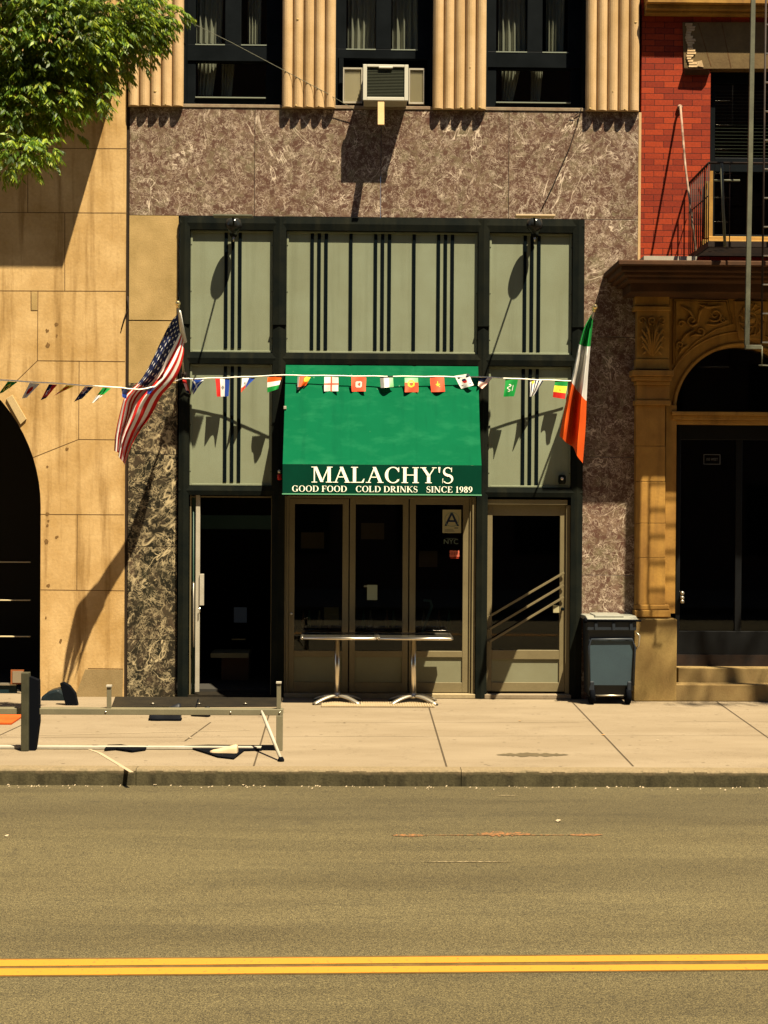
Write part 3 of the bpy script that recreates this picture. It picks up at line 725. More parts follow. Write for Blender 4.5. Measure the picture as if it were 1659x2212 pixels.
    def pt(x, y, dy): return Vector((x0+x*sx, Y-dy, z0+y*cap))
    for ch, a in lay:
        for kind, d in L[ch][1]:
            k += 1; dy = .0004*(k % 7)
            if kind == 'Q': mb.face([pt(a+x, y, dy) for x, y in d])
            else:
                le, ri = [], []
                for i, (x, y, w, an) in enumerate(d):
                    if kind == 'R': nx, ny = math.cos(an), math.sin(an)
                    else:
                        p0, p1 = d[max(i-1, 0)], d[min(i+1, len(d)-1)]; tx, ty = p1[0]-p0[0], p1[1]-p0[1]; q = math.hypot(tx, ty); nx, ny = ty/q, -tx/q
                    le.append(pt(a+x-nx*w/2, y-ny*w/2, dy)); ri.append(pt(a+x+nx*w/2, y+ny*w/2, dy))
                for i in range(len(le)-1): mb.face([le[i], ri[i], ri[i+1], le[i+1]])
    return mb.build(name, M['lettering'], parent)

# ------------------------------------------------------------------ awning
AY = -1.0
ax0, ax1 = XX(610.5, AY, 1040), XX(1040, AY, 1040)
bx0, bx1 = XX(617.5, -.07, 792), XX(1033, -.07, 792)
zb0, zb1, zbk = ZZ(1067, AY), ZZ(1004, AY), ZZ(790, -.07)
aw = thing('awning', ((ax0+ax1)/2, -.07, zb0), 'dark green canvas awning with white serif lettering over the folding glass doors', 'awning')
mb = MB(); N = 150; Mv = 30; grid = []
for j in range(Mv+1):
    t = j/Mv; row = []
    for i in range(N+1):
        s = i/N; xa = bx0+(ax0-bx0)*t; xb = bx1+(ax1-bx1)*t
        sag = -.022*math.sin(math.pi*t)*(1-.5*abs(math.sin(s*math.pi*4)))-.004*math.sin(s*23+t*5)*math.sin(math.pi*t)-.006*math.exp(-((s-.335)/.006)**2)-.006*math.exp(-((s-.667)/.006)**2)-.003*math.sin(s*61-t*14)*t*(1-t)
        row.append(mb.bm.verts.new((xa+(xb-xa)*s, -.07+(AY+.07)*t, zbk+(zb1-zbk)*t+sag)))
    grid.append(row)
for j in range(Mv):
    for i in range(N): f = mb.bm.faces.new((grid[j][i], grid[j+1][i], grid[j+1][i+1], grid[j][i+1])); f.smooth = True
mb.open = True
mb.build('canopy', M['awning_canvas'], aw)
mb = MB().box(ax0, ax1, AY, AY+.006, zb0, zb1-.002); val = mb.build('valance', varied('valance_cloth', (.001, .060, .032), (.001, .048, .026), 5, .85, .15, 200, .04), aw)
mb = MB().box(ax0-.004, ax1+.004, AY-.006, AY+.008, zb0-.012, zb0); mb.build('hem', newmat('hem', (.10, .30, .16), .7), val)
for s, (xa, xb) in ((0, (bx0, ax0)), (1, (bx1, ax1))):
    mb = MB(); mb.open = True; mb.face([(xa, -.07, zbk), (xb, AY, zb1), (xb, AY+.004, zb0), (xa+(xb-xa)*.9, -.07, zb0+.002)]); mb.build('side_panel', M['awning_canvas'], aw)
mb = MB()
for (xa, xb) in ((bx0+.02, ax0+.02), (bx1-.02, ax1-.02)): mb.tube([(xa, -.06, zb0+.03), (xb, AY+.02, zb0+.03)], .012)
mb.tube([(ax0+.01, AY+.02, zb0+.03), (ax1-.01, AY+.02, zb0+.03)], .012); mb.tube([(ax0+.01, AY+.03, zb1-.03), (ax1-.01, AY+.03, zb1-.03)], .012)
mb.build('tube_frame', M['iron'], aw)
z_ = ZZ(1043, AY-.005)
serif_text("MALACHY'S", XX(672, AY, 1040), XX(982, AY, 1040), z_, ZZ(1009, AY-.005)-z_, AY-.003, val, 'lettering')
z_ = ZZ(1063, AY-.005)
serif_text("GOOD FOOD~COLD DRINKS~SINCE 1989", XX(630, AY, 1057), XX(1021, AY, 1057), z_, ZZ(1050, AY-.005)-z_, AY-.003, val, 'lettering')
tag(MB().pbox(612.5, 877, 618.5, 884, -.5, .03).build('white_clip', M['white_paint'], None, bevel=.004), 'tiny white clip at the left edge of the green awning', 'clip')
rl = thing('warning_lamp', P(605, 1038, -.1), 'small red lamp with pale top on the black post left of the awning', 'lamp')
MB().lathe(P(604, 1037, -.12), [(.02, 0), (.028, .01), (.028, .06), (.02, .07)], 14).build('lens', newmat('red_lens', (.35, .01, .005), .3), rl)
MB().lathe(P(604, 1022, -.12), [(.024, 0), (.02, .03), (.006, .04)], 14).build('cap', M['cast_metal'], rl)
cm = thing('security_camera', P(1214, 1046, 0), 'small dark dome camera low on the right grey panel', 'camera')
MB().lathe(P(1214, 1046, -.05), [(.035, 0), (.045, .03), (.045, .09), (.03, .11)], 16).build('housing', M['frame_black'], cm)
MB().lathe(P(1214, 1034, -.095), [(.018, 0), (.018, .008), (.008, .012)], 12, (0, -1, .2)).build('lens_ring', M['metal'], cm)

# ------------------------------------------------------------------ sign lamps
for lab, x, hx0, hx1 in (('left', 504.5, 461, 546), ('right', 1155, 1113, 1198)):
    l = thing('sign_lamp', P(x, 512, FY), 'black arm lamp with flat bar head over the %s grey panel' % lab, 'lamp', 'arm lamps above the storefront')
    MB().lathe(P(x, 506, FY), [(.045, 0), (.045, .015), (.02, .03), (.012, .05)], 18, (0, -1, 0)).build('wall_plate', M['frame_black'], l)
    c0 = P(x, 488, -.22)
    MB().lathe(c0-Vector((0, 0, .085)), [(.0, 0), (.05, .015), (.088, .06), (.098, .1), (.08, .15), (.04, .185), (.0, .195)], 22).build('knuckle', newmat('gloss_black', (.012, .013, .012), .15), l)
    e = P(x-1.5, 469, -.88)
    MB().tube([P(x, 508, FY-.03), P(x, 508, -.14), c0, P(x, 478, -.5), e], .011, 10).build('arm', M['frame_black'], l)
    xa, xb = XX(hx0, -.9, 466), XX(hx1, -.9, 466)
    MB().box(xa, xb, -.97, -.83, e.z-.004, e.z+.016).build('lamp_head', M['iron_pale'] if lab == 'left' else M['cream'], l, bevel=.004)
    MB().tube([P(x, 512, -.2), P(x, 522, -.2)], [.012, .007]).build('adjuster', M['cast_metal'], l)

# ------------------------------------------------------------------ air conditioner
ac = thing('air_conditioner', P(831, 230, 0), 'white framed window air conditioner propped in the middle upper window', 'air conditioner')
AF = -.34
x0, x1, z0, z1 = XX(784, AF, 180), XX(882, AF, 180), ZZ(217, AF), ZZ(139, AF)
mb = MB(); mb.box(x0+.01, x1-.01, AF+.03, .3, z0+.01, z1-.01); mb.build('casing', M['white_paint'], ac, bevel=.01)
mb = MB(); t = .045
mb.box(x0, x0+t, AF, AF+.04, z0, z1); mb.box(x1-t, x1, AF, AF+.04, z0, z1); mb.box(x0+t, x1-t, AF+.001, AF+.04, z1-.03, z1); mb.box(x0+t, x1-t, AF+.001, AF+.04, z0, z0+.04)
mb.box(x0+.18, x1-.18, AF-.006, AF+.02, z1-.045, z1-.022)
mb.build('front_frame', newmat('ac_white', (.42, .40, .32), .45), ac, bevel=.005)
mb = MB(); mb.box(x0+t, x1-t, AF+.03, AF+.035, z0+.03, z1-.02)
for k in range(20): zz = z0+.05+(z1-z0-.09)*k/19; mb.box(x0+t, x1-t, AF+.014, AF+.03, zz, zz+.006)
mb.build('grille', newmat('grille', (.05, .055, .035), .5), ac)
for (a, c) in ((741, 783), (883, 917)):
    mb = MB(); xa, xb = XX(a, .1, 185), XX(c, .1, 185); za, zb = ZZ(224, .1), ZZ(147, .1)
    n_ = 16
    for k in range(n_): u = xa+.015+(xb-xa-.03)*k/n_; mb.prism([(u, .12, za+.02), (u+(xb-xa-.03)/n_/2, .10, za+.02), (u+(xb-xa-.03)/n_, .12, za+.02)], (0, 0, zb-za-.04))
    ap = mb.build('accordion_panel', newmat('accordion', (.46, .42, .28), .6), ac)
    mb = MB(); mb.box(xa, xb, .09, .13, zb-.02, zb); mb.box(xa, xb, .09, .13, za, za+.02); mb.box(xa, xa+.015, .09, .13, za+.02, zb-.02); mb.box(xb-.015, xb, .09, .13, za+.02, zb-.02)
    mb.build('panel_rim', M['white_paint'], ap)
mb = MB(); a = P(829, 217, -.12); c = P(822, 268, -.02)
mb.prism([(XX(816, -.42, 240), -.46, ZZ(270, -.44)), (XX(816, -.42, 240), -.42, ZZ(270, -.44)), (XX(816, -.42, 240), -.27, ZZ(216, -.3)), (XX(816, -.42, 240), -.32, ZZ(216, -.3))], (.075, 0, 0)); mb.tube([(XX(823, -.1, 240), -.25, ZZ(267, -.26)), (XX(823, -.1, 240), .0, ZZ(300, -.1))], .012) if False else None
mb.build('support_strut', M['reeded_stone'], ac, bevel=.004)
mb = MB().box(XX(819, -.26, 240), XX(827, -.26, 240), -.245, .12, z0-.02, z0+.002); mb.build('support_arm', M['iron'], ac)
# the strut's shadow bar: brace running from the strut's foot outwards
mb = MB(); mb.tube([P(823, 266, -.26), P(823, 222, -.60)], .0) if False else None

# ------------------------------------------------------------------ big flags
def lerp_poly(poly, v):
    for a, c in zip(poly, poly[1:]):
        if v <= c[0]+1e-9:
            t = (v-a[0])/(c[0]-a[0]); return [a[k]+(c[k]-a[k])*t for k in (1, 2, 3)]
    return list(poly[-1][1:])
def smooth_poly(poly, v, h=.05):
    s = [0, 0, 0]
    for k in (-1, 0, 1):
        p = lerp_poly(poly, min(max(v+k*h*min(1, v*8, (1-v)*8), 0), 1)); s = [a+c/3 for a, c in zip(s, p)]
    return s
def sheet(edges, nu, nv, colf, name, parent, fold, mats):
    """edges: list of (u, polyline[(v,px,py,Y)...]) between which the cloth is spanned"""
    mb = MB(); mb.open = True; gridv = []
    for j in range(nv+1):
        v = j/nv; row = []
        for i in range(nu+1):
            u = i/nu
            for (ua, ea), (ub, eb) in zip(edges, edges[1:]):
                if u <= ub+1e-9:
                    t = (u-ua)/(ub-ua); A, B = smooth_poly(ea, v), smooth_poly(eb, v)
                    q = [a+(c-a)*t for a, c in zip(A, B)]; break
            dx, dy, dY = fold(u, v); row.append(mb.bm.verts.new(P(q[0]+dx, q[1]+dy, q[2]+dY)))
        gridv.append(row)
    for j in range(nv):
        for i in range(nu):
            f = mb.bm.faces.new((gridv[j][i], gridv[j+1][i], gridv[j+1][i+1], gridv[j][i+1])); f.smooth = True
            f.material_index = colf((i+.5)/nu, (j+.5)/nv)
    return mb.build(name, mats, parent)
def star_hit(x, y, r):
    d = math.hypot(x, y)
    if d > r: return False
    a = (math.atan2(x, y)) % (2*math.pi/5)
    a = abs(a-math.pi/5); k = math.pi/5-a                                  # 0 at a tip
    return d < r*(.40+.60*max(0, 1-k/(math.pi/5))**2.2)
def us(u, v):
    if u < 7/13 and v < .50:
        cu, cv = u/(7/13), v/.50
        rr_ = int(cu*9); fu = cu*9-rr_-.5; odd = rr_ % 2
        n_ = 5 if odd else 6; w = cv*11/2-(.5 if odd else 0); ci = math.floor(w); fv = w-ci-.5
        if 0 <= ci < n_ and star_hit(fv*2.0, -fu, .40): return 1
        return 2
    return 0 if int(u*13) % 2 == 0 else 1
uf = thing('flag', P(396, 815, FY), 'wind-blown stars and stripes flag on a gold tipped pole left of the storefront', 'flag', 'flags on wall poles')
pole0, pole1 = P(397.5, 815, FY-.02), P(385, 664, -1.12)
MB().tube([pole0, pole1], [.0125, .010]).build('pole', M['cast_metal'], uf)
d_ = (pole1-pole0).normalized()
MB().lathe(pole1, [(.012, 0), (.02, .006), (.014, .02), (.012, .035), (.026, .05), (.03, .068), (.024, .088), (.0, .1)], 16, d_).build('finial', M['gold'], uf)
MB().lathe(pole0-d_*.02, [(.028, 0), (.028, .09), (.018, .1)], 14, d_).box(pole0.x-.035, pole0.x+.035, FY-.03, FY-.01, pole0.z-.08, pole0.z+.06).build('bracket', M['iron'], uf)
e0 = [(0, 384, 678, -1.02), (.12, 368, 695, -1.02), (.25, 348, 735, -1.0), (.40, 320, 795, -.98), (.52, 292, 835, -.96), (.60, 271, 850, -.95), (.75, 260, 890, -.92), (.9, 251, 935, -.92), (1, 249, 976, -.92)]
e1 = [(0, 391, 712, -.78), (.12, 378, 735, -.84), (.25, 362, 762, -.88), (.40, 338, 808, -.90), (.52, 306, 842, -.90), (.60, 286, 862, -.9), (.75, 278, 900, -.9), (.9, 264, 945, -.9), (1, 258, 985, -.9)]
e2 = [(0, 398, 742, -.55), (.12, 397, 775, -.66), (.25, 384, 812, -.74), (.40, 362, 840, -.80), (.52, 344, 858, -.84), (.60, 334, 880, -.86), (.75, 314, 912, -.88), (.9, 284, 960, -.9), (1, 268, 1006, -.9)]
e0, e1, e2 = [[(min(1, v), x, y, Y) for v, x, y, Y in e] for e in (e0, e1, e2)]
sheet([(0, e0), (.5, e1), (1, e2)], 104, 150, us, 'cloth', uf,
      lambda u, v: (3.2*math.sin(u*11+v*5)*v*(1-.2*v), 2.5*math.sin(v*17+u*3)*v, .13*v*math.sin(u*12+v*4)+.03*v*math.sin(u*29+v*7)), [cloth('red', COL['red']), cloth('white', COL['white']), cloth('navy', COL['navy'])])
MB().tube([P(388, 672, -1.05), P(392, 700, -.87), P(400, 738, -.58)], [.014, .02, .022], 8).build('sleeve', cloth('white', COL['white']), uf)

if_ = thing('flag', P(1240, 822, FY), 'limp green white and orange flag on a pole right of the storefront', 'flag', 'flags on wall poles')
pole0, pole1 = P(1243, 830, FY-.02), P(1283, 672, -1.12)
MB().tube([pole0, pole1], [.0125, .010]).build('pole', M['cast_metal'], if_)
d_ = (pole1-pole0).normalized()
MB().lathe(pole1, [(.012, 0), (.024, .006), (.014, .02), (.014, .035), (.028, .05), (.03, .065), (.024, .088), (.0, .1)], 16, d_).build('finial', M['gold'], if_)
MB().lathe(pole0-d_*.02, [(.028, 0), (.028, .09), (.018, .1)], 14, d_).box(pole0.x-.035, pole0.x+.035, FY-.03, FY-.01, pole0.z-.08, pole0.z+.06).build('bracket', M['iron'], if_)
th = 1/3
f0 = [(0, 1276, 682, -1.0), (.15, 1262, 705, -1.0), (th, 1250, 742, -.95), (.5, 1243, 782, -.92), (2*th, 1235, 820, -.9), (.8, 1222, 872, -.9), (1, 1209, 942, -.9)]
f1 = [(0, 1279, 678, -1.02), (.15, 1271, 705, -1.0), (th, 1262, 748, -.97), (.5, 1256, 795, -.95), (2*th, 1246, 842, -.95), (.8, 1240, 895, -.95), (1, 1236, 966, -.95)]
f2 = [(0, 1282, 674, -1.04), (.15, 1280, 705, -1.0), (th, 1276, 746, -.97), (.5, 1271, 800, -.95), (2*th, 1267, 866, -.93), (.8, 1265, 915, -.93), (1, 1258, 1000, -.93)]
sheet([(0, f0), (.5, f1), (1, f2)], 64, 120, lambda u, v: min(2, int(v*3)), 'cloth', if_,
      lambda u, v: (1.0*math.sin(u*15+v*6)*v, 1.6*math.sin(u*9)*v, -.26*math.sin(u*math.pi*3.1+.5)*min(1, v*2.5)+.012*math.sin(v*31+u*9)*v), [cloth('green', COL['green']), cloth('white', COL['white']), cloth('orange', COL['orange'])])

# ------------------------------------------------------------------ bunting
bt = thing('bunting', P(615, 812, -.2), 'white cord strung with small international flags across the storefront at awning height', 'bunting')
SP = [(-120, 812, -4.2), (3, 821, -3.2), (130, 829, -2.4), (262, 838, -1.5), (300, 842, -1.2), (345, 833, -.8), (395, 817.5, -.14), (415, 818.5, -.13), (500, 815.5, -.17), (613, 810.5, -.27), (720, 812, -.30), (830, 813, -.32), (940, 813.5, -.30), (1040, 814.5, -.27), (1150, 820, -.18), (1236, 823, -.12)]
def sy(x):
    for a, c in zip(SP, SP[1:]):
        if x <= c[0]: t = (x-a[0])/(c[0]-a[0]); return a[2]+(c[2]-a[2])*t
    return SP[-1][2]
pp = []
for a, c in zip(SP, SP[1:]):
    for k in range(5):
        t = k/5; pp.append(P(a[0]+(c[0]-a[0])*t, a[1]+(c[1]-a[1])*t+.5*math.sin(k*1.9+a[0]), a[2]+(c[2]-a[2])*t))
pp.append(P(*SP[-1]))
MB().tube(pp, .0075, 6).build('cord', M['rope'], bt)
# patterns: u left->right, v top->bottom, return colour name
def disc(u, v, cu, cv, r, asp=1.): return math.hypot((u-cu), (v-cv)*asp) < r
def pb_brazil(u, v): return 'navy' if disc(u, v, .5, .5, .16) else ('yellow' if abs(u-.5)*1.1+abs(v-.5)*1.1 < .42 else 'green')
def pb_japan(u, v): return 'red' if disc(u, v, .5, .48, .26) else 'white'
def pb_navyred(u, v): return 'navy' if (u < .45 and v < .4) or v > .85 else ('white' if disc(u, v, .45, .5, .2) and not disc(u, v, .52, .5, .12) else 'red')
def pb_yel(u, v): return 'red' if disc(u, v, .4, .3, .22) else ('yellow' if v < .6 else 'pink')
def pb_aus(u, v):
    if u < .55 and v < .5: return 'red' if abs(u-.27) < .06 or abs(v-.25) < .05 else ('white' if abs(u-.27) < .13 or abs(v-.25) < .11 or abs(u*.9-v) < .05 else 'navy')
    return 'white' if any(disc(u, v, a, c, .05) for a, c in ((.75, .3), (.7, .8), (.85, .55), (.3, .78))) else 'navy'
def pb_gw(u, v): return 'green' if v < .46 else ('brown' if v < .52 else 'white')
def pb_blue(u, v): return 'navy' if v < .6 else 'blue'
def pb_rwn(u, v): return 'red' if v < .3 or u > .8 else ('navy' if v > .85 else 'pink')
def pb_salt(u, v): return 'white' if abs(u-v) < .1 or abs(u+v-1) < .1 else 'blue'
def pb_rwb(u, v): return 'grey' if disc(u, v, .5, .5, .1) else ('red' if u < 1/3 else ('white' if u < .67 else 'blue'))
def pb_mex(u, v): return 'grey' if disc(u, v, .25, .4, .1) else ('coral' if v > .68 and u < .5 else ('white' if u < .5 else 'blue'))
def pb_ind(u, v): return 'orange' if v < .33 else ('white' if v < .66 else 'green')
def pb_esp(u, v): return 'black' if v > .78 else ('grey' if u < .18 else ('yellow' if disc(u, v, .8, .2, .26) else ('coral' if u < .5 else 'orange')))
def pb_eng(u, v): return 'coral' if abs(u-.5) < .08 or abs(v-.5) < .06 else 'white'
def pb_tun(u, v): return 'coral' if disc(u, v, .53, .5, .10) else ('white' if disc(u, v, .5, .5, .25) else 'coral')
def pb_gre(u, v): return 'black' if .0 < v < .16 else ('grey' if u < .3 else ('white' if u < .68 else 'paleg'))
def pb_por(u, v): return 'yellow' if disc(u, v, .47, .4, .26) and not disc(u, v, .47, .4, .15) else ('paleg' if v < .36 else 'coral')
def pb_mor(u, v): return 'yellow' if star_hit(u-.53, -(v-.5), .2) else 'coral'
def pb_kor(u, v): return ('red' if v > .5 else 'navy') if disc(u, v, .5, .5, .19) else ('black' if any(abs(u-a) < .07 and abs(v-c) < .045 for a, c in ((.2, .22), (.8, .22), (.2, .8), (.8, .8))) else 'white')
def pb_fold(u, v): return 'navy' if (u < .6 and v < .5) else ('white' if int((u+v)*7) % 2 else 'pink')
def pb_sau(u, v): return 'white' if (.25 < v < .7 and abs(math.sin(v*22)*.12+.38-u) < .07) or (abs(u-.68) < .03 and .35 < v < .65) else 'green'
def pb_uru(u, v): return 'yellow' if disc(u, v, .25, .14, .12) else ('white' if (u < .1 or int(u*8) % 2 == 0) else 'navy')
def pb_sen(u, v): return 'black' if star_hit(u-.5, -(v-.52), .09) else ('green' if v < .3 else ('yellow' if v < .68 else 'red'))
FLAGS = [
 ('brazil', pb_brazil, (17, 824), (38, 825), (6, 848), (-3, 851), 'green pennant flag with a yellow diamond'),
 ('japan', pb_japan, (64, 827), (86, 829), (58, 859), (47, 861), 'white pennant flag with a red disc'),
 ('navyred', pb_navyred, (106, 830), (124, 831), (99, 860), (87, 865), 'red and navy pennant flag curling to a point'),
 ('yel', pb_yel, (143, 832), (162, 833), (127, 850), (116, 856), 'thin yellow and orange pennant flag twisted sideways'),
 ('aus', pb_aus, (183, 835), (202, 836), (177, 861), (159, 868), 'navy pennant flag with a small white and red cross'),
 ('gw', pb_gw, (222, 837), (240, 839), (204, 869), (197, 871), 'green and white pennant flag blown to a point'),
 ('blue', pb_blue, (262, 839), (274, 840), (274, 862), (265, 858), 'navy pennant flag half wrapped in the large striped flag'),
 ('blue2', pb_blue, (320, 840), (338, 835), (324, 852), (317, 850), 'blue pennant flag behind the large striped flag'),
 ('rwn', pb_rwn, (393, 820), (402, 821), (412, 850), (404, 848), 'narrow red and white pennant flag beside the left flagpole'),
 ('salt', pb_salt, (415, 820), (442, 819), (424, 842), (416, 854), 'blue pennant flag with a white saltire'),
 ('rwb', pb_rwb, (465, 818), (496, 818), (494, 856), (469, 857), 'upright red, white and blue pennant flag with a grey emblem'),
 ('mex', pb_mex, (523, 817), (552, 816), (538, 830), (521, 848), 'white and blue pennant flag with a small emblem'),
 ('ind', pb_ind, (578, 815), (609, 813), (601, 840), (577, 848), 'orange, white and green pennant flag'),
 ('esp', pb_esp, (643, 813), (672, 814), (657, 838), (641, 843), 'red and yellow pennant flag folded over its dark corner'),
 ('eng', pb_eng, (700.5, 814), (731, 814), (731, 845), (700.5, 845.5), 'white pennant flag with a red cross'),
 ('tun', pb_tun, (759, 815), (791, 815), (790, 845), (760, 846), 'red pennant flag with a white disc'),
 ('gre', pb_gre, (821, 812), (849, 812), (850, 836), (822, 838), 'short grey, white and pale green pennant flag'),
 ('por', pb_por, (874, 816), (903, 816), (904, 847), (875, 847), 'red pennant flag with a green top and a yellow ring'),
 ('mor', pb_mor, (929, 815), (959, 815), (961, 846), (931, 847), 'plain red pennant flag with a yellow star'),
 ('kor', pb_kor, (982, 812), (1013, 807), (1023, 832), (996, 840), 'tilted white pennant flag with a dark round emblem'),
 ('fold', pb_fold, (1034, 815), (1065, 815), (1042, 840), (1033, 833), 'crumpled pink and white pennant flag at the awning corner'),
 ('sau', pb_sau, (1092, 819), (1119, 820), (1111, 856), (1088, 857), 'green pennant flag with white marks'),
 ('uru', pb_uru, (1145, 820), (1174, 822), (1154, 854), (1145, 857), 'white pennant flag with thin navy stripes'),
 ('sen', pb_sen, (1199, 823), (1227, 824), (1220, 862), (1194, 858), 'green, yellow and red pennant flag nearest the orange flag'),
]
for name, pat, tl, tr, br, bl, lab in FLAGS:
    mb = MB(); mb.open = True; n_ = 18; names = []; Y = sy((tl[0]+tr[0])/2)-.004; ph = random.random()*6; gr = []
    for j in range(n_+1):
        v = j/n_; row = []
        for i in range(n_+1):
            u = i/n_
            x = (tl[0]*(1-u)+tr[0]*u)*(1-v)+(bl[0]*(1-u)+br[0]*u)*v; y = (tl[1]*(1-u)+tr[1]*u)*(1-v)+(bl[1]*(1-u)+br[1]*u)*v
            x += .5*math.sin(v*5+ph)*v; row.append(mb.bm.verts.new(P(x, y, Y-.03*v*math.sin(u*5+ph+v*2)-.035*v)))
        gr.append(row)
    for j in range(n_):
        for i in range(n_):
            cn = pat((i+.5)/n_, (j+.5)/n_)
            if cn not in names: names.append(cn)
            f = mb.bm.faces.new((gr[j][i], gr[j+1][i], gr[j+1][i+1], gr[j][i+1])); f.smooth = True; f.material_index = names.index(cn)
    o = mb.build('pennant_flag', [cloth(c, COL[c]) for c in names], bt); o['label'] = lab

# ------------------------------------------------------------------ left limestone building
lb = thing('limestone_building', (XX(0), .1, 0), 'pale limestone building with a wide dark arch left of the bar', 'building')
LX1 = X0-.036; LX0 = -14.0; LZ = 11.0
acx, acz, ar = XX(-262, 0, 1100), ZZ(1100), XX(88, 0, 1100)-XX(-262, 0, 1100)
out = []
n_ = 40
mb = MB(); Yw = -.0
# wall = right pier + left pier + fan of strips above the arch
mb.box(acx+ar, LX1, Yw, .45, 0, acz); mb.box(LX0, acx-ar, Yw, .45, 0, acz)
for k in range(n_):
    t0, t1 = math.pi*k/n_, math.pi*(k+1)/n_
    xa, xb = acx+ar*math.cos(t1), acx+ar*math.cos(t0); za, zb = acz+ar*math.sin(t1), acz+ar*math.sin(t0)
    mb.prism([(xa, Yw, za), (xb, Yw, zb), (xb, Yw, LZ), (xa, Yw, LZ)], (0, .45, 0))
mb.box(acx+ar, LX1, Yw, .45, acz, LZ); mb.box(LX0, acx-ar, Yw, .45, acz, LZ)
bmesh.ops.remove_doubles(mb.bm, verts=mb.bm.verts, dist=.0001)
wall = mb.build('wall', M['limestone'], lb)
mb = MB()
def gl_(x0, y0, x1, y1, w=.010):
    a, c = P(x0, y0, -.0015), P(x1, y1, -.0015); d = (c-a).normalized(); q = Vector((-d.z, 0, d.x))*w/2
    mb.face([a-q, c-q, c+q, a+q])
for q in ((-600, 318, 276, 321), (-600, 457, 275, 460), (-600, 626, 273, 629), (82, 629, 81, 779), (81, 779, 270, 781), (81, 779, 20, 838), (171, 781, 170, 949), (170, 949, 255, 950), (170, 949, 72, 988),
          (88, 1111, 268, 1112), (167, 1112, 166, 1275), (88, 1274, 268, 1276), (190, 1444, 266, 1445), (67, 629, 67, 671), (67, 671, 81, 671), (-600, 178, 277, 180), (140, 460, 140, 629), (-60, 181, -60, 320), (60, 320, 60, 459)): gl_(*q, w=.007)
mb.open = True
mb.build('wall_joint', M['joint'], lb)
MB().prism([P(68, 631, -.003), P(80, 631, -.003), P(80, 670, -.003), P(68, 670, -.003)], (0, .002, 0)).build('wall_patch', M['sandstone'], lb)
MB().prism([P(13, 861, -.02), P(26, 853, -.02), P(57, 905, -.02), P(44, 917, -.02)], (0, .018, 0)).build('white_batten', M['limestone_patch'], lb, bevel=.003)
MB().prism([P(184, 1446, -.004), P(266, 1447, -.004), P(264, 1512, -.004), P(160, 1512, -.004)], (0, .003, 0)).build('wall_patch', varied('base_patch', (.42, .30, .14), (.33, .23, .10), 4, .85, .4, 60), lb)
rr = random.Random(5); mb = MB()
for (x, y) in ((185, 715), (188, 745), (221, 700), (222, 725), (223, 1160), (186, 1008), (186, 1110), (190, 1125), (186, 1135), (180, 1555//1), (145, 970), (180, 1335), (238, 1385), (190, 1265), (183, 1170)):
    x = x*.55 if x > 150 else x
    c0 = P(x, y, -.002); r_ = rr.uniform(.012, .028)
    mb.face([c0+Vector((math.cos(t)*r_*rr.uniform(.5, 1.2), 0, math.sin(t)*r_*rr.uniform(.6, 1.6))) for t in [2*math.pi*k/9 for k in range(9)]])
mb.open = True; mb.build('weathering_mark', varied('weathering', (.30, .17, .06), (.24, .13, .04), 20, .9, .3), lb)
mb = MB(); mb.tube([P(276, 640, -.01), P(277, 665, -.012), P(268, 690, -.02), P(262, 712, -.01)], .008, 6); mb.build('loose_wire', M['iron'], lb)
shell('arch_room', LX0+1, LX1-.1, .46, 2.6, .02, 6, 'interior', lb)
ag = MB(); ag.box(acx-ar, acx+ar, .34, .36, .0, acz+ar); 
MB().box(acx-ar, XX(36, .3, 1500), .28, .33, .0, ZZ(1481, .3)).build('door_base', varied('dark_teal', (.012, .03, .035), (.02, .04, .045), 4, .4, .1), lb)
mb = MB(); mb.box(acx-ar, XX(36, .28, 1480), .26, .34, ZZ(1483, .3), ZZ(1479, .3)); mb.build('base_rail', M['cast_metal'], lb)
mb = MB()
for y in (1218, 1378, 1300): mb.box(XX(-40, .6, y), XX(66, .6, y), .58, .62, ZZ(y+1.5, .6), ZZ(y-.5, .6))
mb.build('shelf_edge', newmat('shelf_line', (.5, .42, .25), .5), lb)
nb = thing('notice_board', P(37, 1478, .2), 'small orange framed notice in the dark arch of the limestone building', 'sign')
MB().pbox(23, 1447, 51, 1478, .24, .02).build('frame', newmat('orange_frame', (.20, .06, .018), .6), nb)
MB().pbox(27, 1450, 50, 1475, .232, .01).build('sheet', newmat('notice_sheet', (.18, .14, .09), .8), nb)
ag.bm.free()
# projecting stone balcony above, behind the tree: it throws the big slanting shadow
mb = MB(); bxr = XX(232, -.8, 130); bz = ZZ(128, -.8); p_ = (555-140)/185/K
sa, sb = XX(78, -.64, 130), XX(172, -.64, 130)
mb.box(LX0+1, sa, -p_, .0, bz, bz+.10); mb.box(sb, bxr, -p_, .0, bz, bz+.10)
mb.box(sa, sb, -p_, -.71, bz, bz+.10); mb.box(sa, sb, -.60, 0, bz, bz+.10)
x_ = sa
for k, w_ in enumerate((.035, .03, .05, .09, .03, .025, .04, .03, .05, .03)): mb.box(x_, x_+w_, -.71, -.60, bz+.002, bz+.098); x_ += w_+(.03, .012, .045, .02, .05, .025, .03, .045, .02, .03)[k]
mb.box(x_+.0, sb, -.71, -.60, bz+.002, bz+.098) if x_ < sb else None
mb.box(LX0+1, bxr-.0, -p_, -p_+.08, bz+.10, bz+.62)
for k in range(4): mb.box(bxr-1.6-k*1.9, bxr-1.4-k*1.9, -.45, .0, bz-.35, bz)
mb.build('balcony', M['limestone'], lb, bevel=.01)

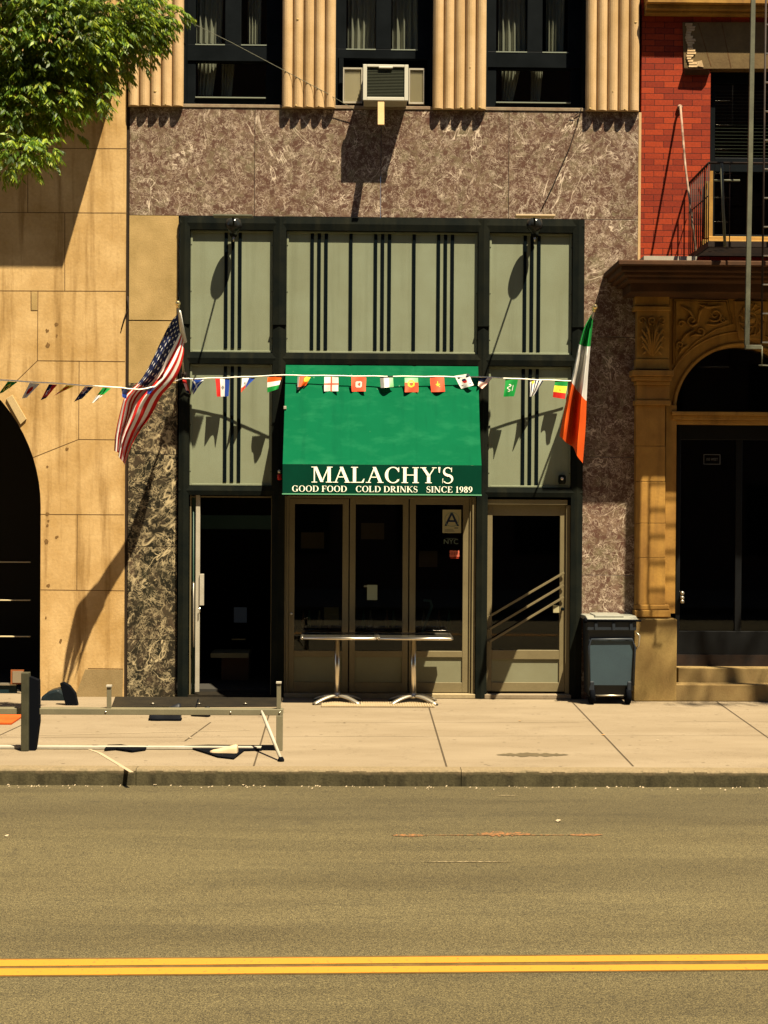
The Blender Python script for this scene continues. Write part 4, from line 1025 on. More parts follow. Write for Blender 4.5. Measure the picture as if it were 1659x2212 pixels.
# ------------------------------------------------------------------ right brick building and its stone porch
rb = thing('brick_building', (XX(1600), .1, 0), 'red brick building with an arched brownstone porch right of the bar', 'building')
BX0 = X1+.03; BX1 = 14.
wx0 = XX(1534, 0, 300); wx1 = wx0+1.15
wz0, wz1 = ZZ(505), ZZ(147); bz0 = ZZ(560)
mb = MB(); mb.box(BX0, wx0, .0, .4, bz0, 11); mb.box(wx1, BX1, .0, .4, bz0, 11); mb.box(wx0, wx1, .0, .4, bz0, ZZ(545)); mb.box(wx0, wx1, .0, .4, ZZ(47), 11)
mb.build('brick_wall', M['brick'], rb)
mb = MB(); mb.box(BX0+.02, BX1, -.10, .1, ZZ(28), ZZ(22)); mb.box(BX0+.02, BX1, -.16, .1, ZZ(21.8), ZZ(12)); mb.box(BX0+.02, BX1, -.22, .1, ZZ(11.8), ZZ(2)); mb.box(BX0+.02, BX1, -.18, .1, ZZ(1.8), ZZ(-40)); mb.build('string_course', M['brownstone'], rb, bevel=.008)
# flared stone lintel with its spalled corner
lnt = MB(); a = [P(1502, 148, -.05), P(1476, 150, -.05), P(1474, 49, -.05), P(1760, 49, -.05), P(1740, 148, -.05)]
lnt.prism([P(1500, 148, -.02), P(1478, 146, -.02), P(1475, 48, -.02), P(1775, 48, -.02), P(1750, 148, -.02)], (0, .3, 0)); lnt.build('lintel', varied('lintel_stone', (.22, .15, .06), (.16, .10, .04), 4, .9, .6, 30, .2), rb)
mb = MB(); rr = random.Random(9)
for k in range(17):
    y = 50+k*5.6; x = 1481+2*math.sin(k*.9)+k*.35; w = 15+5*math.sin(k*1.3)
    mb.prism([P(x, y, -.03), P(x+w, y+rr.uniform(-1, 1), -.03), P(x+w+rr.uniform(-2, 2), y+5, -.035), P(x+rr.uniform(-1, 1), y+5, -.035)], (0, .03, 0))
mb.prism([P(1506, 133, -.03), P(1516, 130, -.03), P(1520, 145, -.03), P(1508, 143, -.03)], (0, .03, 0))
mb.build('broken_render', varied('render', (.80, .60, .34), (.6, .4, .2), 9, .9, .8, 30, .2, None), rb)
lnt = MB(); 
for a, c in (((1507, 50), (1535, 143)), ((1558, 50), (1578, 146))): p, q = P(*a, -.0215), P(*c, -.0215); lnt.prism([p, p+Vector((.012, 0, 0)), q+Vector((.012, 0, 0)), q], (0, .002, 0))
lnt.build('lintel_joint', M['joint'], rb)
mb = MB(); mb.prism([P(1478, 147, -.09), P(1532, 150, -.09), P(1534, 160, -.05), P(1480, 160, -.05)], (0, .1, 0)); mb.build('lintel_bracket', M['brownstone_dark'], rb, bevel=.01)
# window
Y = .14
wf = MB(); wf.box(wx0, wx1, Y, Y+.08, wz1-.10, wz1+.5); wf.box(wx0, wx0+.09, Y, Y+.08, wz0, wz1-.10); wf.box(wx1-.09, wx1, Y, Y+.08, wz0, wz1-.1)
wf.box(wx0+.09, wx1-.09, Y+.002, Y+.08, ZZ(364, Y), ZZ(333, Y)); wf.box(wx0+.09, wx1-.09, Y-.005, Y+.08, wz0, wz0+.05)
w = wf.build('window', M['window_frame'], rb, bevel=.006)
pane(wx0+.09, wx1-.09, Y+.04, wz0+.05, wz1-.1, 'pane', M['glass'], w)
mb = MB()
for k in range(20): z = ZZ(185, Y)-k*(ZZ(185, Y)-ZZ(333, Y))/20; mb.prism([(wx0+.11, Y+.07, z), (wx0+.11, Y+.10, z+.012), (wx0+.11, Y+.104, z+.010), (wx0+.11, Y+.074, z-.003)], (wx1-wx0-.22, 0, 0))
mb.build('blind', newmat('blind', (.10, .11, .08), .6), w)
shell('room', BX0+.1, BX1-1, .42, 3, bz0+.1, 10.5, 'interior', rb)
mb = MB(); mb.box(wx0-.055, wx0-.0, -.03, .1, wz0-.02, ZZ(385)); mb.box(wx0, wx0+.05, .05, .13, wz0, ZZ(360)); mb.build('window_casing', M['brownstone'], rb)
mb = MB(); mb.box(wx0-.10, wx1+.1, -.10, .2, ZZ(545), ZZ(514)); mb.box(wx0-.02, wx1, -.05, .13, ZZ(514)+.002, wz0+.0); s_ = mb.build('sill', varied('sill_gold', (.66, .38, .10), (.52, .28, .07), 5, .85, .3), rb, bevel=.008)
# porch
CY = -1.02
mb = MB()
def course(y0, y1, xl, Yf, Yr=.3, xr=None):
    mb.box(XX(xl, Yf, (y0+y1)/2), BX1, Yf, Yr, ZZ(y1, Yf), ZZ(y0, Yf))
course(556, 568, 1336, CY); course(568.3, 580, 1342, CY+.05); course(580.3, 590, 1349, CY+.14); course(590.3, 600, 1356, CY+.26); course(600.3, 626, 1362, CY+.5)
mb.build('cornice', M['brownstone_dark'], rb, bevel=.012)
mb = MB().box(XX(1386, -.5, 550), XX(1500, -.5, 550), -.64, -.16, ZZ(556.5, -.64), ZZ(547.5, -.64)); mb.build('flashing', M['white_paint'], rb)
PY = -.12; pl0, pl1 = 1374, 1450
def pb2(y0, y1, xa, xb, Y, name='', mat='brownstone', bev=.006, dep=None):
    return MB().pbox(xa, y0, xb, y1, Y, .3-Y if dep is None else dep).build(name, M[mat], rb, bevel=bev)
pb2(626, 661, 1372, 1446, PY, 'pier_block'); pb2(661.3, 671, 1370, 1449, PY-.03, 'pier_band'); 
cap = pb2(671.3, 775, 1376, 1446, PY+.0, 'capital')
pb2(775.3, 797, 1374, 1446, PY-.02, 'pier_band')
mb = MB(); mb.pbox(1366, 799, 1456, 812, PY-.10, .4-PY+.0); mb.pbox(1370, 812.3, 1452, 822, PY-.07, .37-PY); mb.pbox(1374, 822.3, 1448, 831, PY-.04, .34-PY); mb.build('impost', M['brownstone'], rb, bevel=.01)
pb2(831.3, 864, 1376, 1446, PY-.01, 'pier_block'); pb2(864.3, 875, 1372, 1450, PY-.035, 'pier_band')
mb = MB(); 
for (a, c) in ((875.3, 963), (963.8, 1040), (1040.8, 1130), (1130.8, 1205), (1205.8, 1306)): mb.pbox(1374, a, 1437, c, PY-.0, .3-PY)
sh = mb.build('pier_shaft', M['brownstone'], rb, bevel=.004)
mb = MB().pbox(1437.3, 875.3, 1460, 1325, PY+.07, .3-PY-.07); mb.build('pier_return', M['brownstone'], rb)
mb = MB(); mb.pbox(1373, 1306.5, 1446, 1318, PY-.02, .3-PY); mb.pbox(1371, 1318.3, 1449, 1334, PY-.045, .3-PY); mb.build('pier_base', M['brownstone'], rb, bevel=.01)
plz = ZZ(1334.5, PY-.09)
mb = MB().box(XX(1370, PY-.09, 1420), XX(1462, PY-.09, 1420), PY-.09, .3, 0, plz); mb.build('plinth', varied('plinth_stone', (.42, .29, .10), (.32, .2, .07), 3, .85, .4), rb, bevel=.01)
# carved leaves on the capital
mb = MB(); Yc = PY-.012
def curl(x, y, s, turns, r, dirn=1, Y0=Yc):
    pts, rads = [], []
    for k in range(22):
        t = k/21; a = turns*2*math.pi*t*dirn+1.2; rad_ = s*(1-t*.85)
        pts.append(P(x+rad_*math.cos(a), y+rad_*math.sin(a), Y0)); rads.append(r*(1-.5*t))
    mb.tube(pts, rads, 6)
for sx in (-1, 1):
    curl(1409+sx*22, 692, 9, 1.4, .012, sx)
    for k, (dy, w, r) in enumerate(((66, 24, .013), (50, 27, .015), (36, 26, .013), (22, 18, .012))):
        pts = [P(1409+sx*2, 768-k*4, Yc), P(1409+sx*w*.45, 760-k*14-4, Yc-.02), P(1409+sx*w*.85, 752-k*15-12, Yc-.03), P(1409+sx*w*1.05, 752-k*15-4, Yc-.02)]
        mb.tube(pts, [.008, r*1.3, r*1.2, .005], 6)
        mb.tube([P(1409+sx*w*.5, 758-k*14, Yc-.01), P(1409+sx*w*.7, 762-k*14, Yc-.025), P(1409+sx*w*.85, 766-k*14, Yc-.01)], [.012, .014, .004], 6)
curl(1409, 692, 10, 1.3, .014); mb.tube([P(1409, 770, Yc), P(1409, 700, Yc-.01)], [.014, .008], 6)
mb.build('carved_leaves', M['brownstone'], cap)
# arch wall: strips between arch curve and cornice
acx2, acz2, ar2 = XX(1600, PY+.12, 880), ZZ(882, PY+.12), .755
YA = PY+.14; mb = MB(); xl = XX(1446, YA, 700); xr = XX(1760, YA, 700); n_ = 44; topz = ZZ(626, YA)
for k in range(n_):
    t0, t1 = math.pi*k/n_, math.pi*(k+1)/n_
    xa, xb = acx2+ar2*math.cos(t1), acx2+ar2*math.cos(t0); za, zb = acz2+ar2*math.sin(t1), acz2+ar2*math.sin(t0)
    mb.prism([(xa, YA, za), (xb, YA, zb), (xb, YA, topz), (xa, YA, topz)], (0, .3-YA, 0))
mb.box(xl, acx2-ar2, YA, .3, acz2-.18, topz); mb.box(acx2+ar2, BX1, YA, .3, 0, topz)
bmesh.ops.remove_doubles(mb.bm, verts=mb.bm.verts, dist=.0001)
mb.build('arch_wall', M['brownstone'], rb)
mb = MB()                                            # moulded archivolt: two rolls that follow the arch
for rr_, r_ in ((ar2+.03, .022), (ar2+.17, .010)):
    mb.tube([(acx2+rr_*math.cos(t), YA-.004, acz2+rr_*math.sin(t)) for t in [math.pi*k/40 for k in range(41)]], r_, 8, False)
mb.build('archivolt', M['brownstone'], rb)
mb = MB()                                            # sunk spandrel panel: moulding outline and scrolls
Ys = YA-.005
outl = [(1455, 647), (1572, 648), (1583, 700)] + [(1545, 712), (1507, 736), (1480, 762), (1459, 787), (1455, 787), (1455, 647)]
mb.tube([P(x, y, Ys) for x, y in outl], .009, 6)
mb.tube([P(1519+(x-1519)*.93, 700+(y-700)*.93, Ys-.0) for x, y in outl], .006, 6)
def curl2(x, y, s, turns, r, dirn=1, ph=0):
    pts, rads = [], []
    for k in range(26):
        t = k/25; a = turns*2*math.pi*t*dirn+ph; rad_ = s*(1-t*.8)
        pts.append(P(x+rad_*math.cos(a), y+rad_*math.sin(a), Ys-.01)); rads.append(r*(1-.4*t))
    mb.tube(pts, rads, 6)
curl2(1495, 692, 13, 1.2, .016, 1, .5); curl2(1545, 680, 15, 1.3, .015, -1, 2.5); curl2(1472, 700, 8, 1.2, .013, -1); curl2(1469, 745, 9, 1.2, .014, 1, 2); curl2(1513, 715, 9, 1, .014, -1, 1); curl2(1562, 690, 7, 1.2, .012)
for q in (((1470, 660), (1490, 672), (1500, 690)), ((1530, 655), (1512, 672), (1507, 700)), ((1500, 712), (1482, 722), (1470, 740)), ((1525, 700), (1545, 702), (1568, 694)), ((1490, 728), (1502, 722), (1520, 725)), ((1466, 766), (1474, 752), (1486, 745)), ((1510, 658), (1530, 664), (1560, 660))):
    mb.tube([P(x, y, Ys-.01) for x, y in q], [.006, .020, .006], 6)
mb.build('spandrel_carving', M['brownstone'], rb)
mb = MB(); Yk = YA-.05
mb.prism([P(1586, 650, Yk), P(1660, 650, Yk), P(1652, 733, Yk), P(1596, 733, Yk)], (0, .05, 0)); ks = mb.build('keystone', M['brownstone'], rb, bevel=.008)
mb = MB(); mb.tube([P(1624+11*math.cos(t), 690+15*math.sin(t), Yk-.004) for t in [2*math.pi*k/24 for k in range(25)]], .008, 6, False)
c0 = P(1624, 690, Yk)
mb.lathe(c0, [(.045, 0), (.038, .015), (.018, .026), (.0, .03)], 16, (0, -1, 0))
for k in range(12):
    a = 2*math.pi*k/12; mb.tube([P(1624+15*math.cos(a), 690+20*math.sin(a), Yk-.005), P(1624+26*math.cos(a+.3), 690+34*math.sin(a+.3), Yk-.012), P(1624+27*math.cos(a+.7), 690+35*math.sin(a+.7), Yk-.004)], [.005, .014, .004], 6)
mb.build('keystone_carving', M['brownstone'], ks)
mb = MB(); Yt = .0
mb.box(XX(1452, -.1, 895), BX1-3, -.1, .2, ZZ(892, -.1), ZZ(884, -.1)); mb.box(XX(1454, -.07, 895), BX1-3, -.07, .2, ZZ(902, -.07), ZZ(892.3, -.07)); mb.box(XX(1457, -.04, 895), BX1-3, -.04, .2, ZZ(911, -.04), ZZ(902.3, -.04))
mb.build('transom', M['brownstone'], rb, bevel=.006)
pane(XX(1455, .16), xr+.6, .16, ZZ(880, .16), ZZ(720, .16), 'fanlight', mk_glass('fan_glass', .3, .6), rb)
pd = MB(); Yd = .24; pd.box(XX(1461, Yd, 1100), XX(1470, Yd, 1100), Yd, Yd+.06, .33, ZZ(912, Yd)); pd.box(XX(1470, Yd), XX(1740, Yd), Yd+.002, Yd+.06, ZZ(945, Yd), ZZ(912, Yd)); pd.box(XX(1470, Yd), XX(1740, Yd), Yd+.002, Yd+.06, .33, ZZ(1360, Yd)); pd.box(XX(1590, Yd), XX(1604, Yd), Yd+.002, Yd+.06, ZZ(1360, Yd), ZZ(945, Yd))
pdo = pd.build('porch_door', varied('door_black', (.010, .011, .012), (.014, .015, .016), 4, .4, .1), rb, bevel=.006)
pane(XX(1470, Yd), XX(1740, Yd), Yd+.03, ZZ(1360, Yd), ZZ(945, Yd), 'glass_pane', mk_glass('porch_glass', .3, .7), pdo)
mb = MB()
for y in (1281, 1291, 1299): mb.lathe(P(1472, y, Yd-.0), [(.012, 0), (.012, .03), (.024, .04), (.024, .055), (.01, .062)], 14, (0, -1, 0))
mb.build('door_knob', M['cast_metal'], pdo)
mb = MB(); sgn = newmat('sign_line', (.10, .10, .09), .6)
Yg = Yd+.024
for (a, c, d, e) in ((1520, 981.5, 1556, 982.7), (1520, 1002, 1556, 1003.2), (1520, 982.8, 1521.2, 1001.9), (1554.8, 982.8, 1556, 1001.9)): mb.pbox(a, c, d, e, Yg, .002)
ds = thing('door_sign', P(1538, 1003, Yg), 'small outlined black address plate on the dark porch door', 'sign')
mb.build('border', sgn, ds)
cc = ctr(1520, 982, 1556, 1003, Yg); textmesh('105 WEST', .045, cc.x, cc.z, Yg-.0, sgn, 'lettering', ds, .72)
mb = MB(); mb.box(XX(1465, .02, 1455), BX1, .02, .5, .0, ZZ(1440, .02)); mb.build('upper_step', varied('step_stone', (.38, .27, .11), (.3, .2, .08), 4, .85, .5), rb, bevel=.01)
mb = MB(); mb.box(XX(1458, -.16, 1490), BX1, -.20, .015, .0, ZZ(1476, -.20)); mb.build('lower_step', varied('step_stone2', (.36, .25, .1), (.28, .18, .07), 4, .85, .5), rb, bevel=.01)
mb = MB().box(xr-1.8, xr+1, .22, .34, .30, .5) ; mb.build('door_sill', M['iron'], rb)
shell('hall', BX0+.1, BX1-1, .36, 2.5, .1, 4.2, 'interior', rb)

# ------------------------------------------------------------------ fire escape
fe = thing('fire_escape', P(1560, 545, -.5), 'black iron fire escape balcony with drop ladder on the brick building', 'fire escape')
FEY = -1.05; fx0 = XX(1487, 0, 400); fz = ZZ(547, 0); ft = ZZ(392, 0); fx1 = fx0+3.2
mb = MB(); mb.box(fx0, fx1, FEY, FEY+.03, fz-.06, fz+.0); mb.box(fx0, fx0+.03, FEY+.03, -.02, fz-.06, fz); mb.box(fx0+1.0, fx0+1.03, FEY+.03, -.02, fz-.05, fz-.01)
n_ = 15
for k in range(n_): y = FEY+.07+(abs(FEY)-.1)*k/(n_-1)*.97; mb.box(fx0+.03, fx1, y, y+.03, fz-.012, fz-.002)
mb.build('platform', M['iron'], fe)
mb = MB(); rz = fz+.86
mb.tube([(fx0, -.03, rz-.02), (fx0, FEY, rz)], .013, 8); mb.tube([(fx0, FEY, rz), (fx1, FEY, rz)], .013, 8); mb.tube([(fx0, -.03, fz+.5), (fx0, FEY, fz+.5)], .006, 6)
for k in range(11): y = -.06+(FEY+.06)*k/10; mb.tube([(fx0, y, fz), (fx0, y, rz)], .0075, 6)
mb.build('side_railing', M['iron'], fe)
mb = MB()
for k in range(1, 14):
    x = fx0+.235*k; mb.tube([(x, FEY, fz-.04), (x, FEY, rz)], .006, 6)
mb.build('front_railing', M['iron'], fe)
MB().tube([P(1559, 353, FEY-.03), P(1562, 450, FEY-.03), P(1566, 533, FEY-.03)], .016).build('stanchion', M['iron_pale'], fe)
MB().tube([P(1542, 390, FEY-.01), P(1598, 390, FEY-.01)], .012).build('cross_piece', M['iron_pale'], fe)
a, c = P(1468, 232, -.01), P(1503, 541, FEY)
MB().tube([a+Vector((0, -.05, 0)), a.lerp(c, .42)+Vector((-.01, 0, 0)), c], .013).build('stay_rod', M['rod_paint'], fe)
MB().lathe(a, [(.03, 0), (.03, .02), (.014, .03), (.014, .06)], 12, (0, -1, 0)).build('wall_anchor', M['rod_paint'], fe)
a2 = P(1535, 60, -.01); 
LY = -1.42
mb = MB(); mb.prism([P(1624, -40, LY), P(1633, -40, LY), P(1619, 745, LY), P(1609.5, 745, LY)], (0, .04, 0)); mb.build('guide_post', M['iron_pale'], fe)
lad = MB(); xa = P(1647, 400, LY).x; 
lad.tube([P(1655, -40, LY), P(1645, 742, LY)], .011, 8); lad.tube([P(1655, -40, LY)+Vector((.42, 0, 0)), P(1645, 742, LY)+Vector((.42, 0, 0))], .011, 8)
ldr = lad.build('ladder_rail', M['iron'], fe)
for k in range(14):
    y = 740-62.4*k; t = (742-y)/782; x = 1645+10*t
    MB().tube([P(x, y, LY), P(x, y, LY)+Vector((.42, 0, 0))], .010, 8).build('rung', M['cast_metal'], fe)
mb = MB(); mb.box(P(1610, 742, LY).x, P(1645, 742, LY).x, LY-.02, LY+.04, ZZ(748, LY), ZZ(739, LY)); mb.build('guide_bracket', M['iron_pale'], fe, bevel=.004)
mb = MB(); mb.tube([P(1646, 748, LY), P(1646, 788, LY)], .008); mb.tube([P(1639, 789, LY), P(1662, 790, LY)], .008); mb.build('ladder_foot', M['iron_pale'], fe)
for x_ in (fx0+.9, fx0+1.9):
    MB().box(x_, x_+.05, LY-.0, FEY, fz-.09, fz-.06).build('outrigger', M['iron'], fe)
# ------------------------------------------------------------------ opposite side of the street (seen only in reflections)
ob = thing('opposite_building', (0, -22, 0), 'plain brick block across the street, behind the viewer', 'building')
MB().box(-34, 34, -28, -21, 0, 21).build('wall', varied('far_brick', (.20, .12, .08), (.16, .09, .06), 2, .9, .1), ob)
mb = MB()
for r_ in range(6):
    for k in range(14): mb.box(-20+k*3, -18.7+k*3, -21.03, -20.98, .9+r_*3.1, 2.7+r_*3.1)
mb.build('window', M['window_frame'], ob)

# ------------------------------------------------------------------ wheelie bin
bn = thing('wheelie_bin', P(1320, 1516, -.5), 'dark blue wheelie bin beside the marble pillar and porch', 'bin')
bf = -.52; xa, xb = XX(1268, bf, 1345), XX(1374, bf, 1345); xc, xd = XX(1274, bf, 1510), XX(1364, bf, 1510)
zt = ZZ(1340, bf)
def taper(mb, x0, x1, x2, x3, y0, y1, y2, y3, z0, z1):
    lo = [Vector(q) for q in ((x2, y2, z0), (x3, y2, z0), (x3, y3, z0), (x2, y3, z0))]; hi = [Vector(q) for q in ((x0, y0, z1), (x1, y0, z1), (x1, y1, z1), (x0, y1, z1))]
    for k in range(4): mb.face([lo[k], lo[(k+1) % 4], hi[(k+1) % 4], hi[k]])
    mb.face(lo[::-1]); mb.face(hi)
mb = MB(); taper(mb, xa+.02, xb-.02, xc, xd, bf, bf+.48, bf+.05, bf+.44, .10, zt); mb.build('body', M['bin_plastic'], bn, bevel=.012)
mb = MB(); taper(mb, xa+.035, xb-.03, xa+.045, xb-.045, bf-.012, bf+.1, bf+.0, bf+.1, ZZ(1478, bf), ZZ(1382, bf)); mb.build('back_panel', M['bin_pale'], bn, bevel=.006)
mb = MB(); mb.tube([(xa+.03, bf-.02, ZZ(1478, bf)), (xa+.02, bf-.02, ZZ(1395, bf)), (xa+.05, bf-.022, ZZ(1379, bf)), (xb-.05, bf-.022, ZZ(1378, bf)), (xb-.015, bf-.02, ZZ(1395, bf)), (xb-.03, bf-.02, ZZ(1478, bf))], .014, 8); mb.build('moulded_rib', M['bin_plastic'], bn)
mb = MB(); mb.box(xa-.0, xb+.0, bf-.03, bf+.02, zt-.10, zt-.0)
for k in range(3): x = xa+.08+k*.20; mb.box(x, x+.035, bf-.045, bf-.025, zt-.10, zt-.01)
mb.build('collar', M['bin_plastic'], bn, bevel=.006)
mb = MB(); lz = zt+.004
mb.prism([(xa-.005, bf-.05, lz), (xa-.005, bf-.05, lz+.028), (xa-.005, bf+.1, lz+.055), (xa-.005, bf+.50, lz+.045), (xa-.005, bf+.52, lz)], (xb-xa+.02, 0, 0)); mb.box(xa+.09, xb-.14, bf-.0, bf+.4, lz+.03, lz+.068)
mb.build('lid', varied('lid_plastic', (.42, .42, .34), (.34, .34, .28), 4, .35, .1, 80, .6), bn, bevel=.008)
mb = MB(); mb.tube([(xa-.03, bf-.045, lz+.01), (xb+.05, bf-.045, lz+.01)], .014, 10); mb.lathe((xa-.04, bf-.045, lz+.01), [(.03, 0), (.03, .03)], 12, (1, 0, 0)); mb.build('handle_bar', M['black_rubber'], bn)
mb = MB(); mb.tube([(xb+.0, bf-.01, ZZ(1363, bf)), (xb+.035, bf-.03, ZZ(1370, bf)), (xb+.03, bf-.02, ZZ(1392, bf)), (xb-.0, bf, ZZ(1400, bf))], .010, 8); mb.build('side_grip', M['cast_metal'], bn)
for x in (XX(1280, bf, 1490), XX(1358, bf, 1490)):
    MB().lathe((x-.03, bf+.06, .1), [(.085, 0), (.1, .01), (.1, .05), (.085, .06)], 24, (1, 0, 0)).build('wheel', M['black_rubber'], bn)
mb = MB(); mb.tube([(xc, bf+.05, .1), (xd, bf+.05, .1)], .010); mb.build('axle', M['cast_metal'], bn)
mb = MB(); mb.box(xc-.015, xc+.05, bf-.01, bf+.1, .16, .27); mb.box(xd-.05, xd+.015, bf-.01, bf+.1, .16, .27); mb.build('wheel_housing', M['bin_plastic'], bn, bevel=.012)

# ------------------------------------------------------------------ bistro tables
def make_table(xl, xr_, xstem, label):
    ty = -.42; fy = ty-.30
    cx = XX(xstem, ty, 1440); top = ZZ(1383, fy)+.0
    x0, x1 = XX(xl, fy, 1378), XX(xr_, fy, 1378)
    t = thing('bistro_table', (cx, ty, 0), label, 'table', 'bistro tables before the glass doors')
    MB().box(x0+.012, x1-.012, fy+.012, ty+.29, top+.006, top+.028).build('tabletop', varied('steel_top', (.30, .28, .22), (.22, .2, .16), 5, .2, .05, 60, .5, None, .9), t)
    mb = MB(); z = top+.017
    mb.tube([(x0+.02, fy, z), (x1-.02, fy, z), (x1, fy+.02, z), (x1, ty+.28, z), (x1-.02, ty+.3, z), (x0+.02, ty+.3, z), (x0, ty+.28, z), (x0, fy+.02, z), (x0+.02, fy, z)], .017, 10); mb.build('rim', M['metal'], t)
    MB().tube([(cx, ty, .08), (cx, ty, top)], .032, 20).build('stem', M['metal'], t)
    MB().lathe((cx, ty, .06), [(.06, 0), (.055, .02), (.04, .045), (.034, .06)], 20).build('base_hub', M['cast_metal'], t)
    for a in (45, 135, 225, 315):
        d = Vector((math.cos(R(a))*1.0, math.sin(R(a))*.8, 0)); q = d.cross(Vector((0, 0, 1))).normalized(); c0 = Vector((cx, ty, 0))
        mb = MB(); prev = None; N_ = 9
        for k in range(N_+1):
            s = k/N_; pz = .085-.075*s**1.8; w = .036-.006*s; hgt = .028-.006*s
            ctr_ = c0+d*(.03+.34*s)+Vector((0, 0, pz))
            ring = [mb.bm.verts.new(ctr_+q*w*a1+Vector((0, 0, hgt*b1))) for a1, b1 in ((-1, -.5), (-1, .2), (-.5, .6), (.5, .6), (1, .2), (1, -.5))]
            if prev:
                for m_ in range(6): f = mb.bm.faces.new((prev[m_], prev[(m_+1) % 6], ring[(m_+1) % 6], ring[m_])); f.smooth = True
            else: mb.bm.faces.new(ring)
            prev = ring
        mb.bm.faces.new(prev[::-1]); lg = mb.build('foot', M['cast_metal'], t)
        e = c0+d*.36; MB().lathe((e.x, e.y, 0), [(.018, 0), (.018, .014)], 12).build('glide', M['black_rubber'], lg)
    return t
make_table(651, 812, 728.5, 'left steel bistro table with square top and four-toed foot')
make_table(817, 977, 893, 'right steel bistro table with square top, stem before the door gap')
# ribbed mat
mat = MB(); a, c = G(694, 1528), G(939, 1528); y1 = G(694, 1519).y; n_ = 46
for k in range(n_): x = a.x+(c.x-a.x)*k/n_; mat.box(x, x+(c.x-a.x)/n_*.62, a.y, y1, .004, .02)
mat.box(a.x, c.x, a.y+.01, y1-.01, .003, .012)
tag(mat.build('ribbed_mat', varied('mat_pale', (.52, .40, .24), (.44, .33, .19), 8, .8, .2)), 'narrow pale ribbed mat on the pavement under the table feet', 'mat')

# ------------------------------------------------------------------ low barrier, left
br = thing('barrier', G(330, 1622), 'low grey metal barrier frame with slanting end leg on the left pavement', 'barrier')
BY = -3.75
metal_g = varied('barrier_paint', (.25, .22, .13), (.19, .17, .10), 3, .5, .1, 70, .5)
xe = XX(604, BY, 1560); tz = ZZ(1533, BY)
mb = MB(); mb.box(-9, xe+.03, BY-.02, BY+.10, tz-.055, tz); mb.build('top_rail', metal_g, br, bevel=.004)
mb = MB(); mb.box(xe-.03, xe+.03, BY-.026, BY+.03, .0, tz-.056); mb.build('end_post', metal_g, br, bevel=.004)
mb = MB(); mb.box(XX(598, BY+.05, 1500), XX(607, BY+.05, 1500), BY+.01, BY+.05, tz+.001, ZZ(1478, BY)); mb.build('upright', metal_g, br, bevel=.003)
MB().box(XX(597, BY+.05, 1500), XX(608, BY+.05, 1500), BY+.0, BY+.06, ZZ(1478, BY)+.001, ZZ(1474.5, BY)).build('post_cap', M['white_paint'], br)
mb = MB(); mb.box(XX(232, BY+.05, 1500), XX(241, BY+.05, 1500), BY+.01, BY+.05, tz+.001, ZZ(1487, BY)); mb.build('upright', metal_g, br, bevel=.003)
MB().box(XX(231, BY+.05, 1500), XX(242, BY+.05, 1500), BY+.0, BY+.06, ZZ(1487, BY)+.001, ZZ(1483, BY)).build('post_cap', M['white_paint'], br)
for x_ in (xe-.0, xe-.45, xe-1.6): MB().lathe((x_, BY-.021, tz-.028), [(.009, 0), (.009, .006), (.004, .009)], 8, (0, -1, 0)).build('bolt', M['metal'], br)
p0 = P(565, 1536, BY-.03); p1 = G(607, 1640, .02)
MB().tube([p0, p0.lerp(p1, .15), p1], [.010, .017, .015], 10).build('slanting_leg', M['white_paint'], br)
MB().lathe((p1.x, p1.y, 0), [(.028, 0), (.03, .015), (.018, .04)], 12).build('rubber_foot', M['black_rubber'], br)
mb = MB(); mb.box(-9, XX(585, BY, 1610), BY+.02, BY+.09, .004, .028); mb.build('ground_rail', M['white_paint'], br, bevel=.003)
mb = MB(); mb.box(XX(565, BY, 1610), xe-.03, BY+.0, BY+.05, .0, .045); mb.build('ground_rail', M['black_rubber'], br)
mb = MB(); mb.box(XX(46, BY-.08, 1560), XX(62, BY-.08, 1560), BY-.10, BY+.0, 0, .72); mb.build('tall_post', varied('post_dark', (.09, .085, .05), (.05, .05, .03), 5, .6, .2), br, bevel=.006)
mb = MB(); mb.prism([P(62.3, 1622, BY-.06), P(76, 1621, BY-.06), P(84, 1560, BY-.06), P(83, 1470, BY-.06), P(62.3, 1462, BY-.06)], (0, .09, 0)); mb.build('post_fin', M['black_rubber'], br)
# orange ribbed mat
mb = MB(); q = [G(-120, 1541), G(44, 1541), G(44, 1566), G(-120, 1566)]
xa, xb, ya, yb = q[3].x-.2, G(44, 1553).x, q[2].y, q[1].y; n_ = 40
mb.box(xa, xb, ya, yb, .002, .02)
for k in range(n_): x = xa+(xb-xa)*k/n_; mb.prism([(x, ya+.02, .02), (x+.02, ya+.02, .03), (x+.04, ya+.02, .02)], (.12, yb-ya-.04, 0)) if x+.16 < xb else None
tag(mb.build('orange_mat', M['orange_mat']), 'orange ribbed rubber mat on the pavement behind the dark post', 'mat')
# dark slab with rings and seam, laid where the pavement lies in shade
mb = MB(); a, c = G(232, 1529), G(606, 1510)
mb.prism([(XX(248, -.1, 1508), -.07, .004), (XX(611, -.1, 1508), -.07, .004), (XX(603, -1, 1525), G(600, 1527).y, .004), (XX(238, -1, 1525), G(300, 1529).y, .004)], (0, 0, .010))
ht = mb.build('shade_slab', M['dark_slab'], None, bevel=.004); 
for x_ in (330, 430, 530):
    MB().tube([P(x_-3, 1519, -.5)*0+G(x_-4, 1520, .022), G(x_, 1519.5, .034), G(x_+4, 1520, .022)], .007, 6).build('shade_slab_ring', M['cast_metal'], ht)
q0, q1 = G(421, 1529, .0155), G(427, 1509.5, .0155); mbs = MB(); mbs.open = True; mbs.face([q0, q0+Vector((.016, 0, 0)), q1+Vector((.016, 0, 0)), q1]); mbs.build('shade_slab_seam', M['black_rubber'], ht)
tag(ht, 'dark slab standing in for a strip of shade on the pavement before the open doorway', 'dark_slab')
